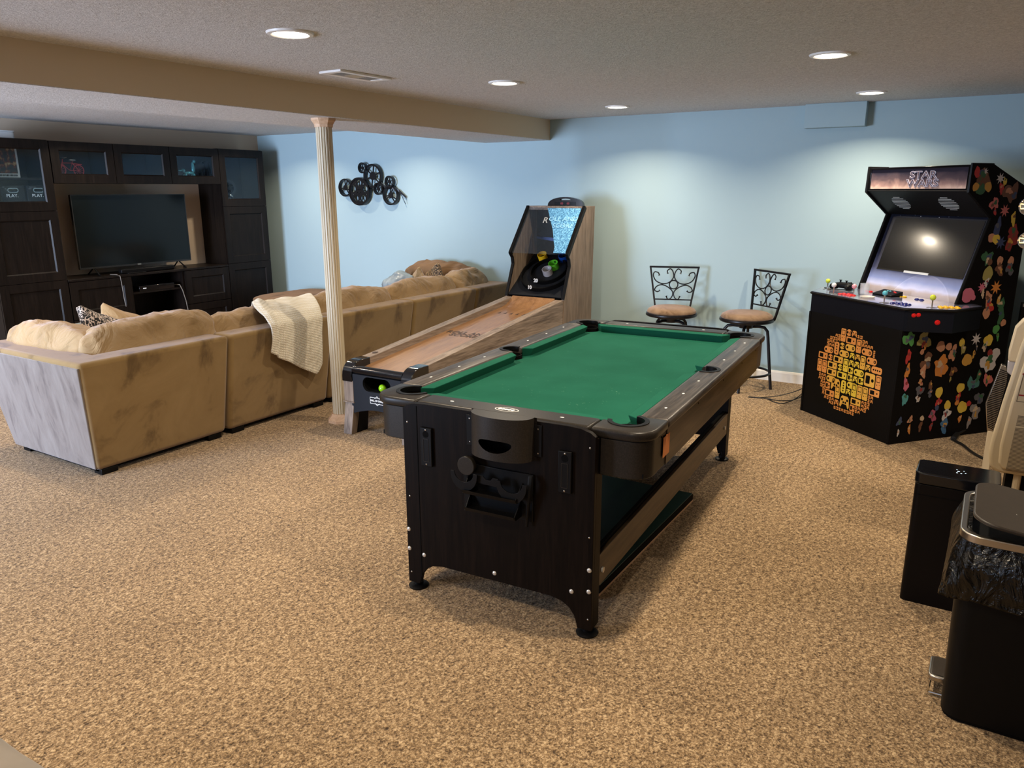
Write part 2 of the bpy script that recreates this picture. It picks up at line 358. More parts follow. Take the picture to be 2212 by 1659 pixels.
M['dimprint'] = mat('grey_print', (0.14, 0.14, 0.15), 0.5)
M['screen'] = mat('screen_glass', (0.004, 0.006, 0.007), 0.12, spec=0.25)
c = bpy.data.materials.new('tinted_acrylic'); c.use_nodes = True; nt = c.node_tree; nt.nodes.clear(); o_ = nt.nodes.new('ShaderNodeOutputMaterial'); tr = nt.nodes.new('ShaderNodeBsdfTransparent'); gl = nt.nodes.new('ShaderNodeBsdfGlossy'); mi = nt.nodes.new('ShaderNodeMixShader')
tr.inputs[0].default_value = (0.92, 0.94, 0.96, 1); gl.inputs[0].default_value = (0.7, 0.85, 1.0, 1); gl.inputs[1].default_value = 0.03; mi.inputs[0].default_value = 0.10; nt.links.new(tr.outputs[0], mi.inputs[1]); nt.links.new(gl.outputs[0], mi.inputs[2]); nt.links.new(mi.outputs[0], o_.inputs[0]); M['acrylic'] = c
def plain(n, c, r=0.4, **k): return mat(n, c, r, **k)
M['yellow'] = plain('yellow_plastic', (0.80, 0.47, 0.01)); M['bluep'] = plain('blue_plastic', (0.004, 0.05, 0.28)); M['greenp'] = plain('green_plastic', (0.12, 0.55, 0.03))
M['greyp'] = plain('grey_plastic', (0.42, 0.40, 0.42)); M['redp'] = plain('red_plastic', (0.60, 0.012, 0.012), 0.25); M['whitep'] = plain('white_plastic', (0.8, 0.8, 0.78), 0.3)
M['tealp'] = plain('teal_plastic', (0.10, 0.45, 0.55), 0.2); M['pinkp'] = plain('pink_plastic', (0.75, 0.35, 0.40), 0.3); M['limep'] = plain('lime_ball', (0.25, 0.55, 0.01), 0.25)
M['navyb'] = plain('navy_button', (0.006, 0.012, 0.17), 0.25)
M['cream'] = noisy(mat('cream_plastic', (0.52, 0.43, 0.29), 0.5), [(0.3, (0.50, 0.41, 0.27)), (0.7, (0.56, 0.47, 0.33))], 3, 3)
M['brownprint'] = mat('faint_brown_print', (0.10, 0.075, 0.05), 0.6)
M['redprint'] = mat('red_print', (0.25, 0.01, 0.01), 0.6)
M['lid'] = noisy(mat('trash_lid', (0.032, 0.024, 0.018), 0.4, spec=0.35), [(0.3, (0.030, 0.023, 0.017)), (0.7, (0.036, 0.027, 0.020))], 60, 2)
c = mat('trash_bag', (0.002, 0.002, 0.002), 0.22, spec=0.45); v = coords(c, (1, 1, 0.6)); n1 = N(c, 'ShaderNodeTexNoise', Scale=11, Detail=4, Distortion=2.5); L(c, v, n1.inputs['Vector']); bump(c, n1.outputs['Fac'], 0.9, 0.03); M['bag'] = c
M['bulbglass'] = mat('bulb_glass', (1, 1, 1), 0.02, trans=1.0)
M['filament'] = mat('filament', (1, 0.7, 0.3), 0.5, emit=(1.0, 0.62, 0.22), es=4)
M['brass'] = mat('brass', (0.55, 0.38, 0.16), 0.3, metal=1)
M['greyfab'] = noisy(mat('grey_fabric', (0.17, 0.145, 0.12), 0.8, sheen=0.3), [(0.3, (0.13, 0.11, 0.09)), (0.7, (0.22, 0.185, 0.15))], 5, 3)
M['plasticbox'] = mat('clear_white_plastic', (0.62, 0.68, 0.72), 0.3)
M['cable'] = mat('black_cable', (0.006, 0.006, 0.006), 0.5)
M['greycable'] = mat('grey_cable', (0.18, 0.16, 0.14), 0.5)

# ================================================================== ROOM
T = 0.12
struct(B().box(BX-T, WX+T, RY-T, TVY+T, -0.1, 0).build('floor', M['carpet'], smooth=None))
struct(B().box(BX-T, WX+T, RY-T, TVY+T, CEIL, CEIL+0.1).build('ceiling', M['ceiling'], smooth=None))
struct(B().box(WX, WX+T, RY-T, TVY+T, 0, CEIL).build('wall_far', M['blue'], smooth=None))
struct(B().box(BX-T, WX, TVY, TVY+T, 0, CEIL).build('wall_left', M['tan'], smooth=None))
struct(B().box(BX-T, WX, RY-T, RY, 0, CEIL).build('wall_right', M['tan'], smooth=None))
struct(B().box(BX-T, BX, RY, TVY, 0, CEIL).build('wall_rear', M['tan'], smooth=None))
b = B(); b.box(BX, WX, 3.68, 4.42, BEAMZ+0.004, CEIL); b.cur = 1; b.box(BX, WX, 3.68, 4.42, BEAMZ, BEAMZ+0.0039)
struct(b.build('trim_1', [M['beam'], M['ceiling']], smooth=None))
# baseboards with a moulded top edge
prof = [(0, 0), (-0.014, 0), (-0.014, 0.075), (-0.009, 0.088), (0, 0.092)]
struct(B().prism([(WX+p[0], p[1]) for p in prof], RY, TVY, 'y').build('baseboard_far', M['white'], smooth=None))
struct(B().prism([(TVY+p[0], p[1]) for p in prof], BX, WX-0.02, 'x').build('baseboard_left', M['white'], smooth=None))
# patio door and window the daylight comes through (rear wall, behind the camera)
def opening(name, y0, y1, z0, z1):
    o = struct(B().ring(rrect(y0-0.07, y1+0.07, z0-0.07 if z0 > 0.2 else 0.0, z1+0.07, 0.005, 1), rrect(y0, y1, z0, z1, 0.005, 1), BX, BX+0.04, 'x').build(name, M['white'], smooth=None))
    return o
opening('door_1', 4.65, 6.55, 0.08, 2.02); opening('window_1', -0.05, 1.25, 1.0, 1.9)

# recessed ceiling lamps
LLAB = ['recessed ceiling light nearest the air vent', 'recessed ceiling light between the vent and the far wall', 'recessed ceiling light above the ball rolling game',
        'recessed ceiling light above the pool table right side', 'recessed ceiling light above the arcade cabinet and wall duct cover']
LLAB[0] = 'largest-looking recessed ceiling light, before the air vent'
LLAB[1] = 'middle recessed ceiling light of the row of three beside the beam'
LLAB[2] = 'recessed ceiling light close to the end of the beam'
LLAB[3] = 'recessed ceiling light on the right, over the open carpet'
LLAB[4] = 'recessed ceiling light above the arcade cabinet, next to the duct cover'
lamp0 = None
for i, (x, y) in enumerate(LAMPS):
    if lamp0 is None:
        t = thing('recessed_light', LLAB[0], 'ceiling light', (x, y, CEIL), 0, 'recessed ceiling lights')
        B().lathe([(0.072, -0.002), (0.072, -0.006), (0.079, -0.010), (0.094, -0.008), (0.098, -0.001), (0.098, 0.0), (0.072, 0.0)], cap=False, n=40).build('trim_ring', M['trimwhite'], t)
        B().lathe([(0.0005, -0.013), (0.035, -0.0125), (0.062, -0.009), (0.072, -0.002)], cap=False, n=40).build('lamp_lens', M['lampglow'], t)
        lamp0 = t
    else: dup(lamp0, (x, y, CEIL), label=LLAB[i])
for x, y in LAMPS + LAMPS_OUT:
    area('can_light', (x, y, CEIL-0.016), (0, 0, 0), 0.065, LAMP_P*(0.62 if y > 3.7 else 1.0), WARM, spread=140)

# ceiling air vent with its three louver banks
t = thing('ceiling_vent', 'white ceiling air vent with louvers and a raised plate edge', 'vent', (3.48, 3.20, CEIL), -2)
B().ring(rrect(-0.205, 0.205, -0.085, 0.085, 0.006, 2), rrect(-0.165, 0.165, -0.05, 0.05, 0.004, 2), -0.012, 0, 'z').build('frame', M['trimwhite'], t, bev=0.002)
B().box(-0.165, 0.165, -0.05, 0.05, -0.004, 0).build('backing', M['blackmatte'], t)
b = B()
for k in range(3):
    x0 = -0.16+k*0.11
    for j in range(7):
        y = -0.043+j*0.0143; tilt = (0.006, -0.006, 0.008)[k]
        b.hexa([(x0, y, -0.010), (x0+0.10, y, -0.010), (x0+0.10, y+0.002, -0.010), (x0, y+0.002, -0.010), (x0, y+tilt, -0.003), (x0+0.10, y+tilt, -0.003), (x0+0.10, y+tilt+0.002, -0.003), (x0, y+tilt+0.002, -0.003)])
b.build('louvers', M['trimwhite'], t)
tag(B().box(WX-0.095, WX, 0.93, 1.37, BEAMZ+0.008, CEIL).build('duct_cover', M['blue'], bev=0.003), 'small boxed duct cover painted blue, high on the far wall', 'duct cover')

# fluted column under the beam
t = thing('fluted_column', 'fluted cream column with wooden cap and base standing beneath the beam', 'column', (3.80, 3.80, 0))
nf = 18; b = B(); seg = []
for k in range(nf*8):
    a = 2*PI*k/(nf*8); ph = (k % 8)/8.0; d = 0.0055*math.exp(-((ph-0.5)/0.13)**2)
    seg.append((math.cos(a)*(0.053-d), math.sin(a)*(0.053-d)))
b.prism(seg, 0.055, BEAMZ-0.045); b.build('shaft', M['column'], t, smooth=25)
def octa(r): return [(r*math.cos(PI/8+PI/4*k)/math.cos(PI/8), r*math.sin(PI/8+PI/4*k)/math.cos(PI/8)) for k in range(8)]
b = B()
def stack(b, levels):
    vs = []; n = 8
    for r, z in levels: vs += [(x, y, z) for x, y in octa(r)]
    fs = [(i*n+k, i*n+(k+1) % n, (i+1)*n+(k+1) % n, (i+1)*n+k) for i in range(len(levels)-1) for k in range(n)]
    fs += [tuple(range(n-1, -1, -1)), tuple(range((len(levels)-1)*n, len(levels)*n))]; b.add(vs, fs); return b
stack(b, [(0.058, BEAMZ-0.055), (0.060, BEAMZ-0.038), (0.074, BEAMZ-0.016), (0.078, BEAMZ-0.012), (0.078, BEAMZ)]).build('capital', M['capwood'], t, smooth=20)
stack(B(), [(0.088, 0), (0.088, 0.018), (0.080, 0.026), (0.066, 0.045), (0.060, 0.062)]).build('base', M['capwood'], t, smooth=20)

# ================================================================== WALL ART: film reels
t = thing('film_reel_art', 'black metal cluster of film reels hanging on the blue wall', 'wall art', (WX-0.05, 5.85, 1.65))
def reel(y, z, r, kind, x=0.0):
    """disc in the wall plane, seen from -x"""
    b = B(); y -= 5.85; z -= 1.65
    th = 0.012
    def P(rr, a): return (y+rr*math.cos(a), z+rr*math.sin(a))
    n = 48
    if kind == 'holes':
        o_ = B().prism(circ(y, z, r, n=48), x, x+th, 'x').build('reel', M['iron'], t, smooth=30)
        c_ = B()
        for k in range(5): cy, cz = P(r*0.60, R(90+72*k)); c_.prism(circ(cy, cz, r*0.235, n=20), x-0.02, x+th+0.02, 'x')
        for k in range(5):
            cy, cz = P(r*0.66, R(126+72*k)); c_.prism(circ(cy, cz, r*0.06, n=10), x-0.02, x+th+0.02, 'x')
            cy, cz = P(r*0.17, R(126+72*k)); c_.prism(circ(cy, cz, r*0.035, n=8), x-0.02, x+th+0.02, 'x')
        cut(o_, c_); 
        B().ring(circ(y, z, r, n=48), circ(y, z, r*0.90, n=48), x-0.008, x+th+0.03, 'x').build('reel_rim', M['iron'], t, smooth=30)
    else:
        sp = {'six': 6, 'three': 3, 'mini': 6}[kind]
        b.ring(circ(y, z, r, n=n), circ(y, z, r*(0.80 if kind == 'mini' else 0.84), n=n), x-0.006, x+th+0.022, 'x')
        b.prism(circ(y, z, r*(0.30 if kind != 'six' else 0.34), n=24), x, x+th, 'x')
        for k in range(sp):
            for off in ((0,) if kind != 'three' else (-6, 6)):
                a = R(100+360/sp*k+off*2); w = r*0.055
                p0, p1 = P(r*0.2, a), P(r*0.9, a); nx, nz = -math.sin(a)*w, math.cos(a)*w
                b.prism([(p0[0]+nx, p0[1]+nz), (p0[0]-nx, p0[1]-nz), (p1[0]-nx, p1[1]-nz), (p1[0]+nx, p1[1]+nz)], x+0.002, x+th-0.002, 'x')
        b.build('reel', M['iron'], t, smooth=30)
reel(6.287, 1.625, 0.098, 'three', 0.0); reel(6.065, 1.583, 0.152, 'holes', -0.014); reel(6.005, 1.835, 0.058, 'mini', -0.014)
reel(5.872, 1.748, 0.128, 'six', 0.0); reel(5.782, 1.612, 0.066, 'mini', -0.02); reel(5.628, 1.543, 0.105, 'three', 0.0); reel(5.622, 1.686, 0.062, 'mini', -0.018)
b = B()
pts = [(0.0, -0.10, 0.02), (0.01, -0.16, -0.03), (0.0, -0.25, -0.03), (0.02, -0.33, -0.06), (0.03, -0.42, -0.13)]
for i in range(len(pts)-1):
    p, q = pts[i], pts[i+1]; b.hexa([(p[0]-0.002, p[1], p[2]-0.012), (p[0]+0.002, p[1], p[2]-0.012), (q[0]+0.002, q[1], q[2]-0.012), (q[0]-0.002, q[1], q[2]-0.012), (p[0]-0.002, p[1], p[2]+0.012), (p[0]+0.002, p[1], p[2]+0.012), (q[0]+0.002, q[1], q[2]+0.012), (q[0]-0.002, q[1], q[2]+0.012)])
b.tube([(0.01, -0.36, -0.09), (0.0, -0.40, -0.14), (0.02, -0.415, -0.20)], 0.003, 6)
b.build('film_strip', M['iron'], t)

# ================================================================== TV WALL UNITS
CF = 7.334                                # front plane of the doors
def door(t, x0, x1, z0, z1, glass=False, name='door', hx=0.0):
    fw = 0.075; y0 = CF-t.location.y; x0 += 0.002; x1 -= 0.002; z0 += 0.002; z1 -= 0.002
    X0, X1 = x0-t.location.x, x1-t.location.x
    b = B(); b.ring(rrect(X0, X1, z0, z1, 0.001, 1), rrect(X0+fw, X1-fw, z0+fw, z1-fw, 0.001, 1), y0, y0+0.020, 'y')
    # bevelled inner lip
    i0, i1, k0, k1 = X0+fw, X1-fw, z0+fw, z1-fw; l = 0.010
    b.add([(i0, y0, k0), (i1, y0, k0), (i1, y0, k1), (i0, y0, k1), (i0+l, y0+0.011, k0+l), (i1-l, y0+0.011, k0+l), (i1-l, y0+0.011, k1-l), (i0+l, y0+0.011, k1-l)],
          [(0, 1, 5, 4), (1, 2, 6, 5), (2, 3, 7, 6), (3, 0, 4, 7)])
    if not glass: b.box(i0, i1, y0+0.011, y0+0.016, k0, k1)
    d = b.build(name, M['cab'], t, smooth=20)
    if glass: B().box(i0, i1, y0+0.011, y0+0.014, k0, k1).build('glass_pane', M['glasspane'], d, smooth=None)
    return d
def carcass(t, x0, x1, z0, z1, open_front=True, depth=0.40, shelves=()):
    X0, X1 = x0-t.location.x, x1-t.location.x; y0, y1 = CF+0.022-t.location.y, TVY-0.002-t.location.y; w = 0.018
    b = B(); b.box(X0, X0+w, y0, y1, z0, z1); b.box(X1-w, X1, y0, y1, z0, z1); b.box(X0+w, X1-w, y0, y1, z1-w, z1); b.box(X0+w, X1-w, y0, y1, z0, z0+w); b.box(X0+w, X1-w, y1-0.006, y1, z0+w, z1-w)
    b.build('carcass', M['cab'], t, smooth=None)
    for z in shelves: B().box(X0+w, X1-w, y0+0.01, y1-0.01, z, z+0.018).build('shelf', M['cabin'], t, smooth=None)
def cabinet(name, label, cat, x0, x1, z0, z1, group=None, shelves=()):
    t = thing(name, label, cat, ((x0+x1)/2, CF+0.2, 0), 0, group); carcass(t, x0, x1, z0, z1, shelves=shelves); return t
TZ = 2.043
t = cabinet('tall_cabinet', 'tall black-brown cabinet at the end with boxes and a framed print behind glass', 'cabinet', 3.31, 3.908, 0.0, TZ, 'tall cabinets of the media wall', (0.80, 1.42, 1.695))
door(t, 3.31, 3.908, 1.42, TZ-0.003, True); door(t, 3.31, 3.908, 0.79, 1.42); door(t, 3.31, 3.908, 0.08, 0.79)
B().box(-0.29, 0.29, -0.15, 0.18, 0, 0.078).build('plinth', M['cab'], t)
t = cabinet('tall_cabinet', 'tall black-brown cabinet next to the blue wall with a film reel ornament behind its glass', 'cabinet', 5.722, 6.330, 0.0, TZ, 'tall cabinets of the media wall', (0.80, 1.405))
door(t, 5.722, 6.330, 1.42, TZ-0.003, True); door(t, 5.722, 6.330, 0.79, 1.42); door(t, 5.722, 6.330, 0.08, 0.79)
B().box(-0.29, 0.29, -0.15, 0.18, 0, 0.078).build('plinth', M['cab'], t)
WLAB = ['black-brown glass-front wall cabinet holding a small red bicycle', 'black-brown glass-front wall cabinet, empty, above the television', 'black-brown glass-front wall cabinet holding teal and black animal figurines']
for i in range(3):
    x0 = 3.914+i*0.603
    t = cabinet('wall_cabinet', WLAB[i], 'cabinet', x0, x0+0.600, 1.665, 2.038, 'wall cabinets above the television', (1.715,)); door(t, x0, x0+0.600, 1.665, 2.038, True)
t = thing('media_console', 'long low black-brown console under the television with doors and open middle shelves', 'media console', (4.817, CF+0.2, 0))
for k, (x0, x1) in enumerate(((3.914, 4.535), (4.537, 5.150), (5.152, 5.718))):
    X0, X1 = x0-4.817, x1-4.817; y0, y1 = -0.178, 0.198; w = 0.018; b = B()
    b.box(X0, X0+w, y0, y1, 0.08, 0.762); b.box(X1-w, X1, y0, y1, 0.08, 0.762); b.box(X0+w, X1-w, y1-0.006, y1, 0.08, 0.762); b.box(X0+w, X1-w, y0, y1, 0.08, 0.098)
    b.build('carcass', M['cab'], t, smooth=None)
    if k == 1:
        for z in (0.28, 0.575): B().box(X0+w, X1-w, y0+0.005, y1-0.01, z, z+0.018).build('shelf', M['cab'], t, smooth=None)
    else:
        door(t, x0, x1, 0.40, 0.760, name='drawer_front'); door(t, x0, x1, 0.085, 0.398, name='drawer_front')
B().box(3.912-4.817, 5.720-4.817, -0.20, 0.198, 0.763, 0.785).build('top_board', M['cab'], t, bev=0.002)
B().box(-0.88, 0.88, -0.15, 0.18, 0, 0.078).build('plinth', M['cab'], t)

# television
t = thing('television', 'large flat television standing on the black-brown console', 'television', (4.745, 7.50, 0.787))
B().box(-0.617, 0.617, 0.0, 0.030, 0.065, 0.775).build('back_shell', M['black'], t, bev=0.006)
B().ring(rrect(-0.617, 0.617, 0.065, 0.775, 0.004, 2), rrect(-0.608, 0.608, 0.082, 0.767, 0.002, 2), -0.006, 0.002, 'y').build('bezel', mat('tv_bezel', (0.03, 0.03, 0.03), 0.3, metal=0.5), t)
B().box(-0.609, 0.609, -0.003, 0.001, 0.081, 0.768).build('screen', M['screen'], t, smooth=None)
B().box(-0.02, 0.02, -0.009, -0.004, 0.066, 0.080).build('logo_badge', M['steel'], t)
for sx in (-0.47, 0.47):
    B().tube([(sx, 0.015, 0.075), (sx*1.02, -0.09, 0.006)], 0.007, 8).tube([(sx, 0.015, 0.075), (sx*1.02, 0.11, 0.006)], 0.007, 8).tube([(sx*1.02, -0.10, 0.006), (sx*1.02, -0.05, 0.006)], 0.006, 8).build('foot', M['black'], t)
t = thing('soundbar', 'low black soundbar lying under the television', 'soundbar', (4.78, 7.42, 0.786)); B().box(-0.30, 0.30, -0.03, 0.03, 0, 0.045).build('body', M['black'], t, bev=0.012, seg=3)
B().box(-0.28, 0.28, -0.0312, -0.030, 0.008, 0.036).build('grille', M['blackmatte'], t)
tag(B().box(4.52, 4.72, 7.345, 7.375, 0.786, 0.796).build('remote_control', M['black'], bev=0.004), 'slim black remote control on the front edge of the console', 'remote control')
t = thing('disc_player', 'black disc player with a small lit display on the console shelf', 'disc player', (4.83, 7.45, 0.594)); B().box(-0.20, 0.20, -0.09, 0.14, 0, 0.055).build('body', M['blackgloss'], t, bev=0.003)
B().box(-0.16, -0.125, -0.092, -0.089, 0.026, 0.034).build('display', mat('lit_display', (0.5, 0.5, 0.5), 0.4, emit=(0.8, 0.85, 0.9), es=0.5), t)
tag(B().tube([(4.38, 7.43, 0.790), (4.40, 7.35, 0.790), (4.42, 7.326, 0.775), (4.425, 7.322, 0.68), (4.43, 7.322, 0.55), (4.44, 7.322, 0.47)], 0.0035, 6).build('thin_cable', M['greycable']), 'thin cable hanging over the console front below the television', 'cable')
tag(B().tube([(5.09, 7.60, 0.60), (5.08, 7.45, 0.615), (5.09, 7.355, 0.62), (5.10, 7.33, 0.56), (5.125, 7.327, 0.45), (5.14, 7.327, 0.33), (5.13, 7.327, 0.2)], 0.0045, 6).build('grey_cable', M['greycable']), 'pale cable drooping out of the open console shelf', 'cable')
tag(B().tube([(4.70, 7.55, 0.302), (4.68, 7.42, 0.304), (4.67, 7.36, 0.303), (4.69, 7.335, 0.25), (4.71, 7.333, 0.15)], 0.0045, 6).build('grey_cable', M['greycable']), 'pale cable hanging from the lower open console shelf', 'cable')
# things behind the glass
t = thing('framed_print', 'white-framed picture print with a dark colourful scene, behind cabinet glass', 'picture', (3.558, 7.46, 1.7135))
B().box(-0.135, 0.135, 0, 0.008, 0, 0.27).build('mount', M['whiteprint'], t)
c = mat('colourful_print', (0.05, 0.03, 0.02), 0.5); v = coords(c, (1, 1, 1)); n1 = N(c, 'ShaderNodeTexNoise', Scale=22, Detail=3); L(c, v, n1.inputs['Vector'])
L(c, ramp(c, n1.outputs['Fac'], [(0.30, (0.01, 0.008, 0.008)), (0.48, (0.05, 0.04, 0.035)), (0.55, (0.20, 0.035, 0.02)), (0.62, (0.50, 0.28, 0.10)), (0.70, (0.75, 0.55, 0.30))]), c.node_tree.nodes['Principled BSDF'].inputs['Base Color'])
B().box(-0.118, 0.118, -0.002, 0, 0.035, 0.262).build('picture', c, t)
b = B()
for k in range(20): b.box(-0.115+k*0.0116, -0.109+k*0.0116+0.002*(k % 3 == 0), -0.002, 0, 0.010, 0.026)
b.build('border_pattern', M['black'], t)
for i, x in enumerate((3.562, 3.777)):
    t = thing('storage_box', ['black storage box printed PLAY, nearer the frame edge, on the cabinet shelf', 'black storage box printed PLAY with an oval handle, inner of the two on the shelf'][i], 'storage box', (x, 7.46, 1.4385), 0, 'black PLAY storage boxes')
    bx_ = B().box(-0.098, 0.098, -0.10, 0.15, 0, 0.205).build('body', M['apron'], t, bev=0.003)
    B().ring(rrect(-0.046, 0.046, 0.145, 0.185, 0.019, 5), rrect(-0.038, 0.038, 0.152, 0.178, 0.012, 5), -0.104, -0.100, 'y').build('handle_rim', M['chrome'], t)
    B().prism(rrect(-0.038, 0.038, 0.152, 0.178, 0.012, 5), -0.1012, -0.100, 'y').build('handle_hole', M['void'], t)
    text('lettering', 'PLAY.', M['whiteprint'], t, 0.040, basis((-0.01, -0.1006, 0.118), (1, 0, 0), (0, 0, 1)))
    b = B(); random.seed(3+i)
    for k in range(14):
        px, pz = random.uniform(-0.085, 0.06), random.choice([0.02, 0.032, 0.05, 0.06, 0.165, 0.175, 0.19]); b.box(px, px+random.uniform(0.008, 0.03), -0.1006, -0.100, pz, pz+0.005)
    b.build('small_print', M['dimprint'], t)
tag(B().prism(rrect(3.46, 3.685, 7.42, 7.60, 0.03, 4), TZ+0.001, TZ+0.055).prism(rrect(3.455, 3.69, 7.415, 7.605, 0.03, 4), TZ+0.055, TZ+0.067).build('plastic_container', M['plasticbox'], bev=0.004), 'translucent white plastic container on top of the tall cabinet', 'container')
# red bicycle ornament
t = thing('bicycle_ornament', 'small red wire bicycle ornament standing inside the wall cabinet', 'ornament', (4.125, 7.43, 1.734))
RED = mat('red_enamel', (0.42, 0.025, 0.03), 0.35)
for x in (-0.085, 0.085):
    b = B(); b.tube([(x+0.048*math.cos(a), 0, 0.05+0.048*math.sin(a)) for a in [2*PI*k/24 for k in range(24)]], 0.004, 6, True)
    for k in range(6): a = PI*k/6; b.tube([(x+0.046*math.cos(a), 0, 0.05+0.046*math.sin(a)), (x-0.046*math.cos(a), 0, 0.05-0.046*math.sin(a))], 0.0012, 4)
    b.build('wheel', RED, t)
B().tube([(-0.085, 0, 0.05), (-0.06, 0, 0.125), (-0.055, 0, 0.15)], 0.004, 6).tube([(-0.063, 0, 0.115), (0.03, 0, 0.115), (0.0, 0, 0.05), (-0.063, 0, 0.105)], 0.004, 6).tube([(0.03, 0, 0.115), (0.085, 0, 0.05), (0.0, 0, 0.05)], 0.004, 6).tube([(0.03, 0, 0.115), (0.035, 0, 0.135)], 0.003, 6).tube([(0.04, 0, 0.11), (0.12, 0, 0.105)], 0.004, 6).build('frame', RED, t)
B().pillow((0.035, 0, 0.143), (0.06, 0.025, 0.014), n=4).build('saddle', M['steel'], t)
B().tube([(-0.03, -0.03, 0.165), (-0.055, -0.02, 0.158), (-0.058, 0, 0.155), (-0.055, 0.02, 0.158), (-0.03, 0.03, 0.165)], 0.0035, 6).build('handlebar', M['steel'], t)
# teal glossy figurine and black elephant
TEAL = mat('teal_glaze', (0.12, 0.42, 0.42), 0.12, metal=0.3)
b = B(); b.pillow((0, 0, 0.045), (0.11, 0.035, 0.035), n=4, e=2.2); b.pillow((0.055, 0, 0.10), (0.035, 0.03, 0.12), n=4, e=2.2, M=None); b.sphere((0.075, 0, 0.165), 0.018, 12)
b.sphere((-0.065, 0, 0.068), 0.022, 12); b.pillow((-0.10, 0, 0.068), (0.05, 0.018, 0.018), n=3, e=2.2)
for x in (-0.05, 0.05):
    for y in (-0.016, 0.016): b.pillow((x, y, 0.022), (0.03, 0.022, 0.044), n=3, e=2.2)
tag(b.build('teal_figurine', TEAL, loc=(5.375, 7.40, 1.734)), 'glossy teal animal figurine with raised tail in the wall cabinet', 'figurine')
b = B(); b.pillow((0, 0, 0.105), (0.17, 0.09, 0.10), n=6, e=2.3); b.sphere((0.085, 0, 0.135), 0.045, 14); b.sphere((0.075, -0.04, 0.135), 0.035, 12, (0.9, 0.3, 1.2)); b.sphere((0.075, 0.04, 0.135), 0.035, 12, (0.9, 0.3, 1.2))
b.tube([(0.12, 0, 0.13), (0.14, 0, 0.09), (0.135, 0, 0.04), (0.115, 0, 0.015)], [0.02, 0.015, 0.011, 0.008], 8)
for x in (-0.055, 0.05):
    for y in (-0.025, 0.025): b.cyl((x, y, 0.0), (x, y, 0.09), 0.022, 0.024, 12)
b.tube([(-0.083, 0, 0.12), (-0.10, 0, 0.06)], 0.004, 6)
tag(b.build('elephant_figurine', M['black'], loc=(5.56, 7.47, 1.734)), 'black elephant figurine beside the teal one', 'figurine')
t = thing('reel_ornament', 'small dark film reel ornament with clear stand behind the cabinet glass', 'ornament', (5.885, 7.42, 1.4235))
B().cyl((0, 0, 0.0), (0, 0, 0.015), 0.05, 0.04).tube([(0, 0, 0.01), (0, 0, 0.12)], 0.008, 8).sphere((-0.01, -0.03, 0.115), 0.02, 10).sphere((0.01, -0.03, 0.105), 0.014, 10).build('stand', M['steel'], t)
b = B(); b.ring(circ(0, 0.20, 0.088, n=32), circ(0, 0.20, 0.055, n=32), -0.02, 0.02, 'y'); b.prism(circ(0, 0.20, 0.024, n=16), -0.015, 0.015, 'y')
for k in range(5): a = 2*PI*k/5+0.3; b.tube([(0, 0, 0.20), (0.07*math.cos(a), 0, 0.20+0.07*math.sin(a))], 0.006, 6)
b.build('reel', M['iron'], t)

